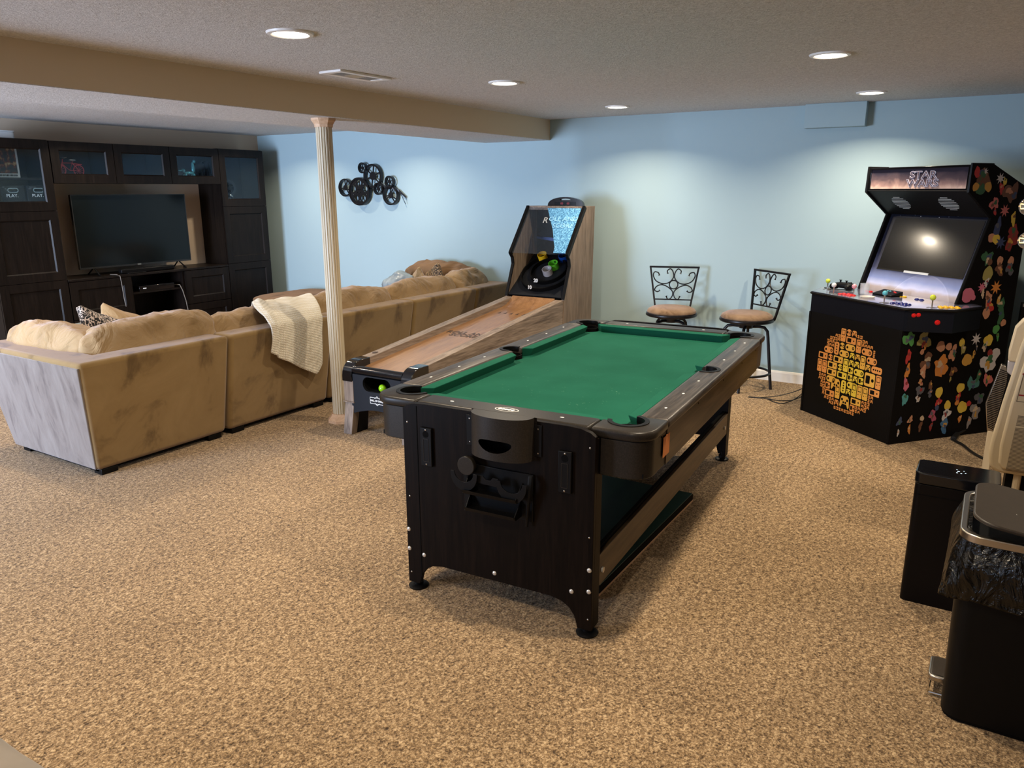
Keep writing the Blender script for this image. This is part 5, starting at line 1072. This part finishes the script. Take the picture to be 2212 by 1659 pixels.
for cx, cz, w, h_ in cells:
    if w > h_*1.5: k = random.choice(['brick', 'pill', 'bar', 'brick'])
    elif h_ > w*1.5: k = random.choice(['hand', 'bar', 'hand'])
    elif w > 0.08: k = random.choice(['pad', 'hand', 'brick', 'pad'])
    else: k = random.choice(['pad', 'brick', 'pill', 'pad'])
    d = math.hypot(cx-0.02, cz); mi_ = 0 if d < 0.13 else (1 if d < 0.205 else 2)
    g_ = 0.94; b = mos
    for poly, dark in decal_shapes(k, w*g_*0.95, h_*g_*0.95):
        b.cur = 3 if dark == 1 else mi_; yy = 0.0036-0.0003*dark
        if k == 'pad' and not dark: # concave: fan from centre
            n_ = len(poly); b.add([(CX+cx, yy, CZ+cz+h_*0.1)]+[(CX+cx+p[0], yy, CZ+cz+p[1]) for p in poly], [(0, 1+i, 1+(i+1) % n_) for i in range(n_)])
        else: b.add([(CX+cx+p[0], yy, CZ+cz+p[1]) for p in poly], [tuple(range(len(poly)))])
mos.build('front_print', [YLW, AMB, ORN, M['blackmatte']], t, smooth=None)
# side art: plain bursts, blobs, drops and discs in the colours of the print
SA = [(0.45, 1.68, 'red', .045, 'blob'), (0.49, 1.655, 'brown', .055, 'blob'), (0.47, 1.60, 'dgreen', .040, 'disc'), (0.53, 1.61, 'gold', .030, 'disc'), (0.43, 1.61, 'gold', .026, 'disc'), (0.49, 1.70, 'white', .022, 'burst'),
      (0.62, 1.66, 'white', .032, 'burst'), (0.66, 1.64, 'yellow', .026, 'drop'), (0.64, 1.60, 'red', .034, 'drop'), (0.724, 1.576, 'brown', .060, 'blob'), (0.60, 1.51, 'redw', .036, 'blob'), (0.615, 1.46, 'red', .022, 'drop'), (0.695, 1.466, 'redw', .036, 'burst'),
      (0.778, 1.413, 'yellow', .040, 'drop'), (0.68, 1.58, 'brown', .030, 'disc'), (0.657, 1.36, 'navy', .055, 'drop'), (0.62, 1.30, 'flesh', .030, 'disc'), (0.66, 1.29, 'yellow', .032, 'disc'), (0.70, 1.27, 'navy', .040, 'burst'), (0.80, 1.33, 'dred', .045, 'blob'), (0.79, 1.27, 'dred', .050, 'blob'),
      (0.61, 1.175, 'dgreen', .045, 'blob'), (0.635, 1.15, 'brown', .022, 'disc'), (0.719, 1.155, 'flesh', .028, 'disc'), (0.725, 1.10, 'brown', .036, 'blob'), (0.812, 1.15, 'flesh', .028, 'disc'), (0.812, 1.10, 'slate', .036, 'blob'), (0.633, 1.075, 'olive', .045, 'disc'), (0.633, 1.02, 'white', .022, 'blob'),
      (0.493, 0.945, 'pink', .050, 'disc'), (0.540, 0.93, 'pink', .020, 'disc'), (0.60, 0.99, 'pink', .032, 'burst'), (0.615, 0.95, 'cream', .026, 'drop'), (0.719, 0.985, 'orange', .042, 'burst'), (0.67, 0.915, 'flesh', .038, 'blob'), (0.76, 0.90, 'gold', .032, 'drop'), (0.69, 0.86, 'red', .034, 'blob'), (0.67, 0.82, 'flesh', .034, 'disc'),
      (0.79, 0.86, 'dgreen', .040, 'blob'), (0.80, 0.79, 'dgreen', .045, 'drop'), (0.83, 0.75, 'flesh', .024, 'disc'), (0.775, 0.71, 'green', .030, 'disc'), (0.80, 0.66, 'green', .024, 'drop'),
      (0.062, 0.69, 'green', .046, 'blob'), (0.185, 0.675, 'olive', .052, 'blob'), (0.20, 0.65, 'orange', .030, 'drop'), (0.074, 0.577, 'red', .040, 'drop'), (0.082, 0.482, 'orange', .040, 'drop'), (0.083, 0.392, 'pink', .040, 'drop'), (0.088, 0.297, 'teal', .042, 'drop'),
      (0.225, 0.53, 'brown', .050, 'blob'), (0.21, 0.47, 'flesh', .032, 'blob'), (0.18, 0.60, 'flesh', .018, 'disc'), (0.328, 0.625, 'flesh', .036, 'disc'), (0.395, 0.62, 'flesh', .026, 'disc'), (0.435, 0.573, 'flesh', .040, 'blob'), (0.344, 0.50, 'orange', .058, 'blob'), (0.38, 0.47, 'orange', .034, 'disc'),
      (0.50, 0.64, 'yellow', .026, 'disc'), (0.518, 0.595, 'olive', .034, 'drop'), (0.564, 0.52, 'gold', .042, 'disc'), (0.615, 0.555, 'gold', .024, 'drop'), (0.616, 0.655, 'white', .038, 'burst'), (0.722, 0.64, 'yellow', .040, 'disc'), (0.70, 0.60, 'cream', .026, 'blob'), (0.765, 0.50, 'white', .075, 'blob'), (0.755, 0.555, 'dred', .024, 'disc'), (0.77, 0.37, 'redw', .040, 'blob'),
      (0.635, 0.355, 'tealdk', .042, 'blob'), (0.675, 0.355, 'tealdk', .030, 'disc'), (0.685, 0.405, 'dgreen', .036, 'drop'), (0.543, 0.335, 'yellow', .034, 'disc'), (0.535, 0.27, 'red', .026, 'blob'), (0.582, 0.20, 'yellow', .042, 'disc'), (0.53, 0.235, 'orange', .018, 'disc'), (0.635, 0.22, 'red', .020, 'disc'), (0.575, 0.12, 'orange', .026, 'drop'),
      (0.20, 0.40, 'flesh', .020, 'blob'), (0.201, 0.345, 'slate', .032, 'blob'), (0.195, 0.29, 'white', .020, 'blob'), (0.285, 0.37, 'brown', .030, 'drop'), (0.29, 0.32, 'slate', .022, 'blob'), (0.458, 0.455, 'brown', .030, 'blob'), (0.445, 0.40, 'olive', .016, 'drop'), (0.365, 0.32, 'yellow', .034, 'disc'), (0.371, 0.255, 'red', .026, 'blob'), (0.365, 0.215, 'navyl', .018, 'disc'),
      (0.452, 0.225, 'yellow', .030, 'disc'), (0.452, 0.165, 'white', .036, 'blob'), (0.448, 0.085, 'blue', .040, 'blob'), (0.155, 0.155, 'flesh', .022, 'blob'), (0.155, 0.09, 'orange', .026, 'drop'), (0.251, 0.155, 'cream', .018, 'disc'), (0.245, 0.10, 'brown', .030, 'drop'), (0.337, 0.165, 'dpink', .034, 'blob'), (0.335, 0.09, 'dred', .026, 'drop'),
      (0.068, 0.15, 'navyl', .024, 'blob'), (0.068, 0.075, 'white', .020, 'drop'), (0.72, 0.25, 'slate', .040, 'blob'), (0.70, 0.16, 'grey', .048, 'blob'), (0.66, 0.09, 'grey', .036, 'drop'), (0.63, 0.60, 'slate', .016, 'drop')]
AC = dict(red=(0.42, 0.03, 0.03), dred=(0.24, 0.025, 0.025), redw=(0.50, 0.14, 0.13), brown=(0.13, 0.055, 0.030), dgreen=(0.03, 0.11, 0.05), green=(0.07, 0.26, 0.07), olive=(0.30, 0.26, 0.08), gold=(0.50, 0.27, 0.05), yellow=(0.60, 0.43, 0.06), white=(0.50, 0.47, 0.47), cream=(0.50, 0.38, 0.26),
          flesh=(0.46, 0.22, 0.13), navy=(0.03, 0.045, 0.12), navyl=(0.04, 0.06, 0.13), blue=(0.05, 0.14, 0.28), pink=(0.52, 0.13, 0.20), dpink=(0.36, 0.07, 0.13), orange=(0.55, 0.20, 0.04), teal=(0.07, 0.28, 0.30), tealdk=(0.05, 0.17, 0.16), slate=(0.09, 0.09, 0.11), grey=(0.22, 0.20, 0.20))
AM = {k: mat('art_'+k, v, 0.45) for k, v in AC.items()}
random.seed(5)
def irregular(r, n_=18, rough=0.32, sy=1.0, sz=1.0):
    ph = [random.uniform(0, 6.28) for _ in range(4)]
    return [r*(1+rough*0.55*math.sin(2*t_+ph[0])+rough*0.5*math.sin(3*t_+ph[1])+rough*0.35*math.sin(5*t_+ph[2])+rough*0.2*math.sin(8*t_+ph[3])) for t_ in [2*PI*i/n_ for i in range(n_)]]
def fan(b, xx, y, z, rad, a0, sy, sz):
    n_ = len(rad); b.add([(xx, y, z)]+[(xx, y+rad[i]*math.cos(2*PI*i/n_+a0)*sy, z+rad[i]*math.sin(2*PI*i/n_+a0)*sz) for i in range(n_)], [(0, 1+i, 1+(i+1) % n_) for i in range(n_)])
AK = list(AM); b = B()
for k, (y, z, col, r, kind) in enumerate(SA):
    a0 = random.uniform(0, 6.28); xx = AW+0.0006+0.00003*k; b.cur = AK.index(col)
    others = random.sample(['cream', 'brown', 'slate', 'gold', 'flesh', 'navyl', 'dgreen', 'dred'], 2); o1, o2 = AK.index(others[0]), AK.index(others[1])
    if kind == 'burst': fan(b, xx, y, z, [r*(1.15 if i % 2 else 0.5) for i in range(16)], a0, 1, 1)
    elif kind == 'disc': fan(b, xx, y, z, irregular(r, 20, 0.12), a0, 0.95, 1.0)
    elif kind == 'blob':
        fan(b, xx, y, z, irregular(r, 22, 0.42), a0, 0.85, 1.05)
        b.cur = o1; fan(b, xx+0.0003, y+random.uniform(-.35, .35)*r, z+random.uniform(.1, .5)*r, irregular(r*0.42, 14, 0.4), a0, 1, 0.8)
        b.cur = o2; fan(b, xx+0.0004, y+random.uniform(-.5, .5)*r, z-random.uniform(.1, .5)*r, irregular(r*0.36, 12, 0.5), a0, 0.7, 1.1)
    else:
        fan(b, xx, y, z, irregular(r*0.8, 20, 0.35), a0, 0.62, 1.3)
        b.cur = o1; fan(b, xx+0.0003, y+random.uniform(-.2, .2)*r, z+random.uniform(.2, .5)*r, irregular(r*0.28, 10, 0.3), a0, 1, 1)
b.build('side_print', [AM[k_] for k_ in AK], t, smooth=None)

# things on the control deck
def AP(x, y, z):
    a = R(-129.84); return (5.797+x*math.cos(a)-y*math.sin(a), 1.067+x*math.sin(a)+y*math.cos(a), z)
gp = thing('game_controller', 'black game controller lying on the far corner of the arcade control deck', 'game controller', AP(0.02, 0.27, 0.8895), -129.84+18)
b = B().pillow((0, 0, 0.032), (0.145, 0.075, 0.042), n=6, e=3)
for s_ in (-1, 1): b.pillow((s_*0.058, -0.030, 0.024), (0.048, 0.095, 0.044), n=5, e=2.5)
b.build('body', M['black'], gp, smooth=180)
for x, y in ((-0.036, 0.008), (0.022, -0.012)): B().cyl((x, y, 0.05), (x, y, 0.064), 0.006).lathe([(0.010, 0.064), (0.011, 0.067), (0.009, 0.068)], (x, y, 0), 14).build('thumbstick', M['black'], gp)
for x, y in ((0.042, 0.012), (0.052, 0.002), (0.032, 0.002), (0.042, -0.008)): B().sphere((x, y, 0.053), 0.005, 8).build('face_button', M['blackgloss'], gp)
tag(B().tube([AP(-0.05, 0.30, 0.905), AP(-0.12, 0.26, 0.893), AP(-0.09, 0.19, 0.893), AP(-0.02, 0.17, 0.893), AP(0.02, 0.21, 0.893), AP(0.06, 0.33, 0.893)], 0.0028, 6).build('controller_cable', M['cable'], smooth=60), 'thin cable curled around the game controller on the deck', 'cable')
x, y, z = AP(0.285, 0.21, 0.8888)
t3 = thing('glass_tumbler', 'short clear glass tumbler on the arcade control deck', 'glass', (x, y, z)); B().lathe([(0.001, 0.001), (0.026, 0.001), (0.029, 0.006), (0.031, 0.078), (0.029, 0.078), (0.026, 0.012), (0.001, 0.012)], n=28).build('tumbler', mat('tumbler_glass', (0.9, 0.95, 1), 0.03, alpha=0.28, spec=0.9, coat=1), t3, smooth=60)
tag(B().lathe([(0.035, 0.0), (0.045, 0.002), (0.050, 0.010), (0.047, 0.010), (0.040, 0.005), (0.001, 0.004)], AP(0.42, 0.115, 0.889), 28).build('clear_dish', mat('dish_glass', (0.8, 0.76, 0.68), 0.08, alpha=0.55, coat=1), smooth=50), 'small clear dish on the deck beside the tumbler', 'dish')
x, y, z = AP(0.375, 0.325, 0.889)
t4 = thing('keypad_box', 'small black keypad with coloured buttons propped on the control deck', 'keypad', (x, y, z), -129.84); o = B().hexa([(-0.085, -0.05, 0.004), (0.085, -0.05, 0.004), (0.085, 0.05, 0.004), (-0.085, 0.05, 0.004), (-0.085, -0.05, 0.012), (0.085, -0.05, 0.012), (0.085, 0.05, 0.034), (-0.085, 0.05, 0.034)]).build('body', M['black'], t4, bev=0.003)
B().box(-0.085, 0.085, -0.048, 0.048, 0, 0.004).build('base', M['blackmatte'], t4)
for x, y, mm in ((-0.02, 0.02, 'tealp'), (0.0, 0.022, 'tealp'), (0.04, 0.02, 'redp'), (0.06, 0.01, 'redp')): B().sphere((x, y, 0.012+(y+0.05)*0.22), 0.007, 10, (1.3, 1, 0.7)).build('key', M[mm], t4, smooth=180)
# power leads hanging at the cabinet's left
tag(B().tube([AP(-0.10, 0.33, 0.80), AP(-0.135, 0.28, 0.78), AP(-0.16, 0.27, 0.66), AP(-0.145, 0.27, 0.56), AP(-0.15, 0.30, 0.42), AP(-0.155, 0.31, 0.33)], 0.006, 8).tube([AP(-0.155, 0.31, 0.36), AP(-0.158, 0.31, 0.33), AP(-0.162, 0.31, 0.24), AP(-0.165, 0.31, 0.22)], [0.012, 0.017, 0.017, 0.010], 10).tube([AP(-0.16, 0.31, 0.27), AP(-0.20, 0.26, 0.27), AP(-0.215, 0.245, 0.25)], [0.006, 0.014, 0.016], 8).build('power_lead', M['cable'], smooth=60), 'black power lead with plug and socket hanging beside the arcade cabinet', 'power cable')
wires = [[AP(-0.10, 0.32, 0.745), AP(-0.13, 0.30, 0.60), AP(-0.14, 0.31, 0.45), AP(-0.17, 0.28, 0.22), AP(-0.22, 0.20, 0.10), AP(-0.30, 0.06, 0.03), AP(-0.37, -0.08, 0.006), AP(-0.42, -0.16, 0.006)],
         [AP(-0.165, 0.31, 0.22), AP(-0.18, 0.28, 0.15), AP(-0.20, 0.22, 0.06), AP(-0.22, 0.10, 0.006), AP(-0.25, 0.00, 0.006), AP(-0.33, -0.06, 0.006), AP(-0.42, -0.15, 0.006)],
         [AP(-0.08, 0.33, 0.745), AP(-0.10, 0.33, 0.50), AP(-0.15, 0.27, 0.25), AP(-0.19, 0.20, 0.10), AP(-0.18, 0.10, 0.03), AP(-0.17, -0.02, 0.006), AP(-0.23, -0.06, 0.006), AP(-0.32, -0.05, 0.006)]]
WL = ['thin black cable trailing from the arcade cabinet farthest across the carpet', 'thin black cable running down from the plug beside the arcade cabinet', 'thin black cable looping on the carpet nearest the arcade cabinet base']
def smooth_pts(pts, m_=5):
    P_ = [Vector(pts[0])]+[Vector(p) for p in pts]+[Vector(pts[-1])]; out = []
    for i in range(1, len(P_)-2):
        for k in range(m_):
            f = k/m_; a, b_, c2, d = P_[i-1], P_[i], P_[i+1], P_[i+2]
            out.append(0.5*((2*b_)+(-a+c2)*f+(2*a-5*b_+4*c2-d)*f*f+(-a+3*b_-3*c2+d)*f**3))
    return out+[P_[-1]]
for w_, lb in zip(wires, WL): tag(B().tube([Vector((p.x, p.y, max(p.z, 0.005))) for p in smooth_pts(w_)], 0.0035, 6).build('thin_cable', M['cable'], smooth=60), lb, 'cable', 'leads beside the arcade cabinet')

# ================================================================== RIGHT-HAND ITEMS
# black air purifier
t = thing('air_purifier', 'glossy black air purifier tower standing behind the trash can', 'air purifier', (3.255, 0.0, 0), 0)
B().prism(rrect(-0.085, 0.085, -0.138, 0.138, 0.022, 5), 0.0, 0.498).build('housing', mat('purifier_housing', (0.004, 0.003, 0.003), 0.3, spec=0.12), t, bev=0.002)
tp_ = B().prism(rrect(-0.088, 0.088, -0.141, 0.141, 0.026, 6), 0.500, 0.545).build('top_panel', M['blackgloss'], t, bev=0.005, seg=3)
ic = mat('lit_icons', (0.6, 0.75, 0.85), 0.4, emit=(0.6, 0.8, 1.0), es=1.2)
for u, v, r in ((0.0, 0.0, 0.0035), (-0.022, -0.010, 0.0022), (-0.020, 0.004, 0.0022), (0.020, 0.006, 0.0016), (0.012, -0.018, 0.0016), (-0.012, -0.024, 0.002)): B().prism(circ(u, v, r, r*1.4, 10), 0.545, 0.5456).build('icon', ic, tp_, smooth=None)
B().box(-0.0865, -0.0855, -0.135, 0.135, 0.455, 0.457).build('seam', M['void'], t)
# step trash can
t = thing('trash_can', 'black step trash can with steel rim and tilted brown lid', 'trash can', (2.625, -0.235, 0), 0)
X0, X1, Y0, Y1 = -0.190, 0.215, -0.10, 0.205
def can_ring(zo, ins, r): return [(x, y) for x, y in rrect(X0+ins, X1-ins, Y0+ins, Y1-ins, r, 6)]
b = B(); loft(b, can_ring(0, 0.016, 0.05), 0.012, can_ring(0, 0.004, 0.055), 0.575); b.build('body', M['black'], t, smooth=50)
B().prism(rrect(X0+.02, X1-.02, Y0+.02, Y1-.02, 0.05, 5), 0, 0.012).build('base', M['blackmatte'], t)
b = B(); b.ring(rrect(X0-.004, X1+.004, Y0-.004, Y1+.004, 0.062, 8), rrect(X0+.014, X1-.014, Y0+.014, Y1-.014, 0.05, 8), 0.588, 0.625); b.build('steel_rim', M['steel'], t, bev=0.003, smooth=40)
b = B(); b.ring(rrect(X0+.014, X1-.014, Y0+.014, Y1-.014, 0.05, 8), rrect(X0+.026, X1-.026, Y0+.026, Y1-.026, 0.045, 8), 0.40, 0.618); b.build('inner_liner', M['bag'], t, smooth=40)
B().prism(rrect(X0+.02, X1-.02, Y0+.02, Y1-.02, 0.045, 5), 0.40, 0.41).build('liner_floor', M['bag'], t)
# lid hinged at the far (-y) side, front raised
ld = B().prism(rrect(X0+0.01, X1-0.02, -0.01, 0.305, 0.07, 8), 0.0, 0.012).build('lid', M['lid'], t, bev=0.004, smooth=40, loc=(-0.02, Y0-0.02, 0.632)); ld.rotation_euler = (R(6.5), 0, 0)
random.seed(8)
for k in range(7):
    x, y = random.uniform(-0.10, 0.12), random.uniform(0.04, 0.2); B().add([(x, y, 0.0125), (x+0.010, y+0.001, 0.0125), (x+0.009, y+0.003, 0.0125)], [(0, 1, 2)]).build('scratch', M['whiteprint'], ld, smooth=None)
# pedal
pd = B().prism(rrect(-0.075, 0.055, 0.175, 0.235, 0.018, 5), 0.055, 0.075).build('pedal', M['steel'], t, bev=0.004); B().prism(rrect(-0.065, 0.045, 0.184, 0.225, 0.012, 5), 0.075, 0.077).build('pedal_pad', M['lid'], pd)
B().tube([(-0.068, 0.175, 0.012), (-0.068, 0.228, 0.010), (-0.068, 0.228, 0.055)], 0.005, 8).tube([(0.048, 0.175, 0.012), (0.048, 0.228, 0.010), (0.048, 0.228, 0.055)], 0.005, 8).build('pedal_bracket', M['chrome'], t)
# bin bag folded over the rim
b = B(); n = 120; rows = 26; base = rrect(X0, X1, Y0, Y1, 0.06, 29)[:n]; base = [base[int(i*len(base)/n)] for i in range(n)]; vs = []
per = [0.0]
for i in range(n): per.append(per[-1]+math.dist(base[i], base[(i+1) % n]))
cxm, cym = (X0+X1)/2, (Y0+Y1)/2
for j in range(rows+1):
    f = j/rows
    for i in range(n):
        p = Vector((base[i][0]-cxm, base[i][1]-cym)); d = p.normalized(); ang = 2*PI*i/n
        wv = noise.noise(Vector((d.x*3.2, d.y*3.2, f*1.2)))*0.035+noise.noise(Vector((d.x*9, d.y*9, f*2.6+4)))*0.018+noise.noise(Vector((d.x*17, d.y*17, f*6+9)))*0.006
        bul = 0.006+0.040*math.sin(PI*min(1, f*1.08)*0.62)+wv*1.3*f
        depth = 0.165+0.030*noise.noise(Vector((d.x*2, d.y*2, 7)))
        vs.append((cxm+p.x+d.x*max(bul, 0.002), cym+p.y+d.y*max(bul, 0.002), 0.602-depth*f))
for i in range(n):   # tuck back under
    v_ = vs[rows*n+i]; p = Vector((base[i][0]-cxm, base[i][1]-cym)); vs.append((cxm+p.x*1.015, cym+p.y*1.015, v_[2]+0.022+0.012*noise.noise(Vector((p.x*40, p.y*40, 0)))))
rows += 1
fs = [(j*n+i, j*n+(i+1) % n, (j+1)*n+(i+1) % n, (j+1)*n+i) for j in range(rows) for i in range(n)]
b.add(vs, fs); b.build('bin_bag', M['bag'], t, smooth=180)
# second dark bin just behind
tag(B().prism(rrect(2.60, 2.95, -0.80, -0.43, 0.05, 5), 0.0, 0.42).build('waste_bin', M['blackmatte'], bev=0.004), 'low black bin at the frame edge behind the trash can', 'bin')
# big cream plastic housing with printed warnings
t = thing('plastic_housing', 'large cream plastic housing with printed warning text, at the right frame edge', 'plastic housing', (4.0, 0, 0), 0)
F_ = [(-0.150, 0.322), (-0.118, 0.345), (-0.108, 0.40), (-0.108, 0.46), (-0.128, 0.653), (-0.148, 0.802), (-0.162, 0.92), (-0.180, 1.00), (-0.22, 1.045), (-0.45, 1.06), (-0.62, 1.0), (-0.64, 0.322)]
K_ = [(-0.160, 0.300), (-0.128, 0.33), (-0.120, 0.40), (-0.122, 0.46), (-0.138, 0.582), (-0.159, 0.742), (-0.174, 0.86), (-0.190, 0.96), (-0.23, 1.045), (-0.45, 1.06), (-0.64, 1.0), (-0.66, 0.300)]
n = len(F_); b = B(); b.add([(0.02, y, z) for y, z in F_]+[(0.30, y, z) for y, z in K_], [tuple(range(n)), tuple(range(2*n-1, n-1, -1))]+[(i, (i+1) % n, n+(i+1) % n, n+i) for i in range(n)])
b.build('shell', M['cream'], t, bev=0.016, seg=3, smooth=40)
FP = [(-0.168, 0.345), (-0.150, 0.37), (-0.146, 0.46), (-0.160, 0.653), (-0.178, 0.802), (-0.195, 0.92), (-0.23, 1.0), (-0.45, 1.02), (-0.60, 0.97), (-0.61, 0.345)]
B().prism(FP, 0.004, 0.03, 'x').build('front_panel', M['cream'], t, bev=0.012, seg=3, smooth=40)
random.seed(4); fp_ = B()
for z0, z1, n_ in ((0.345, 0.555, 34), (0.562, 0.612, 8)):
    for k in range(n_):
        z = z0+(z1-z0)*k/n_; ys = -0.184-0.012*(z-0.36)/0.25; ye = ys-random.uniform(0.22, 0.30)
        fp_.box(0.0032, 0.0038, ye, ys, z, z+0.0028)
fp_.build('fine_print', M['brownprint'], t, smooth=None); fp_ = B()
text('warning_heading', 'WARNING', M['brownprint'], t, 0.017, basis((0.0030, -0.26, 0.628), (0, -1, 0), (0, 0, 1)), offset=0.0006)
B().ring([(-0.180, 0.672), (-0.36, 0.672), (-0.36, 0.805), (-0.190, 0.805)], [(-0.1825, 0.6745), (-0.3575, 0.6745), (-0.3575, 0.8025), (-0.1925, 0.8025)], 0.0030, 0.0038, 'x').build('notice_box', M['brownprint'], t, smooth=None)
for z in (0.700, 0.797): B().box(0.0028, 0.0038, -0.212, -0.186, z, z+0.006).build('red_notice_bar', M['redprint'], t, smooth=None)
for k in range(14): fp_.box(0.0030, 0.0038, -0.34, -0.205, 0.712+0.0058*k, 0.714+0.0058*k)
fp_.build('fine_print', M['brownprint'], t, smooth=None)
for x in (0.06, 0.26):
    for y in (-0.235, -0.58): B().tube([(x, y, 0.34), (x, y, 0.0)], 0.016, 10).build('leg', M['cream'], t)
B().box(0.08, 0.26, -0.52, -0.19, 0.10, 0.315).build('under_works', M['blackmatte'], t)
B().prism([(-0.134, 0.80), (-0.130, 0.85), (-0.141, 0.965), (-0.168, 1.008), (-0.30, 1.03), (-0.30, 0.80)], 0.27, 0.33, 'x').build('rear_shell', M['cream'], t, bev=0.008)
B().prism([(-0.137, 0.745), (-0.133, 0.80), (-0.20, 0.80), (-0.20, 0.70)], 0.28, 0.32, 'x').build('latch', M['greyp'], t, bev=0.004)
# ribbed heater grille between housing and arcade cabinet
t = thing('ribbed_heater', 'grey ribbed metal heater panel leaning between the arcade cabinet and the cream housing', 'heater', (5.0, 0, 0), 0)
HP = [(-0.109, 0.248), (-0.082, 0.405), (-0.127, 0.641), (-0.150, 0.635), (-0.166, 0.589), (-0.168, 0.545), (-0.140, 0.25)]
B().prism(HP, 0.004, 0.05, 'x').build('face', M['steel'], t, bev=0.003)
b = B()
for k in range(34):
    f = (k+0.5)/34; z = 0.262+0.35*f
    yl = -0.109+0.027*min(1, (z-0.248)/0.157) if z < 0.405 else -0.082-0.045*(z-0.405)/0.236
    yr = -0.140-0.028*(z-0.25)/0.30
    b.hexa([(0.0, yr+0.004, z-0.008), (0.0, yl-0.004, z+0.004), (0.005, yl-0.004, z+0.004), (0.005, yr+0.004, z-0.008), (0.0, yr+0.004, z-0.004), (0.0, yl-0.004, z+0.008), (0.005, yl-0.004, z+0.008), (0.005, yr+0.004, z-0.004)])
b.build('ribs', M['blackmatte'], t, smooth=None)
B().prism([(-0.138, 0.25), (-0.168, 0.545), (-0.168, 0.60), (-0.30, 0.60), (-0.30, 0.25)], 0.0, 0.05, 'x').build('back_body', M['blackmatte'], t, bev=0.004)
B().box(0.005, 0.045, -0.150, -0.112, 0, 0.25).build('foot', M['cream'], t, bev=0.004); B().box(0.005, 0.045, -0.29, -0.26, 0, 0.25).build('foot', M['cream'], t, bev=0.004)
tag(B().tube([Vector((p.x, p.y, max(p.z, 0.007))) for p in smooth_pts([(6.0, -0.12, 0.14), (5.84, -0.05, 0.06), (5.66, 0.045, 0.012), (5.56, 0.055, 0.010), (5.47, 0.00, 0.010), (5.33, -0.06, 0.009), (5.22, -0.14, 0.009), (5.1, -0.3, 0.009)])], 0.008, 8).cyl((5.68, 0.04, 0.014), (5.56, 0.056, 0.014), 0.017).build('extension_cord', M['cable'], smooth=60), 'thick black extension cord with socket end on the carpet before the side art', 'cord')
# dark glass framed panel leaning further back
t = thing('display_stand', 'dark glass-fronted stand with silver edge at the right frame edge', 'display stand', (6.02, -0.225, 0), 0)
B().box(0, 0.03, -0.55, 0.0, 0.86, 1.42).build('glass', mat('dark_green_glass', (0.02, 0.024, 0.018), 0.12, coat=0.5), t); B().box(-0.004, 0.034, -0.555, 0.004, 0.845, 0.862).build('bottom_edge', M['steel'], t)
B().box(-0.02, 0.25, -0.55, 0.01, 0.0, 0.845).build('black_stand', M['blackmatte'], t)
# bulb lamp beside the frame edge
t = thing('bulb_floor_lamp', 'tall floor lamp with clear round filament bulbs at the right frame edge', 'floor lamp', (3.40, -0.34, 0))
B().lathe([(0.13, 0), (0.13, 0.012), (0.02, 0.025), (0.011, 0.03), (0.011, 1.86), (0.001, 1.87)], n=24).build('pole', M['brass'], t, smooth=40)
for (py, pz, sx_) in ((0.246, 1.530, 0), (0.232, 1.395, 0.03), (0.258, 1.778, -0.02)):
    # bulb centre offsets
    pz = {1.530: 1.5365, 1.395: 1.4135, 1.778: 1.7775}[pz]; b0 = (sx_, py, pz)
    ar = B().tube([(0, 0.0, pz-0.05), (sx_*0.5, py*0.5, pz-0.02), (sx_, py-0.058, pz)], 0.006, 8).cyl((sx_, py-0.062, pz), (sx_, py-0.034, pz), 0.013, 0.015).build('arm', M['brass'], t)
    B().sphere(b0, 0.032, 20).build('bulb', M['bulbglass'], ar, smooth=180)
    B().tube([(sx_, py-0.03, pz), (sx_+0.004, py+0.018, pz+0.006), (sx_, py+0.018, pz-0.006), (sx_, py-0.028, pz-0.002)], 0.0014, 5).build('filament', M['filament'], ar)
# grey upholstered chair arm at the near left corner
t = thing('armchair', 'grey fabric chair arm poking into the near left corner of the view', 'armchair', (0.33, 1.55, 0))
B().pillow((0.02, 0.0, 0.42), (0.52, 0.95, 0.17), n=14, e=5.0, wr=0.005, seed=4).build('arm_cushion', M['greyfab'], t, smooth=180)
B().prism(rrect(-0.22, 0.22, -0.42, 0.42, 0.06, 4), 0.05, 0.345).build('base', M['greyfab'], t, bev=0.02)
for x in (-0.17, 0.17):
    for y in (-0.36, 0.36): B().box(x-0.02, x+0.02, y-0.02, y+0.02, 0, 0.05).build('foot', M['black'], t)
bpy.context.view_layer.update()
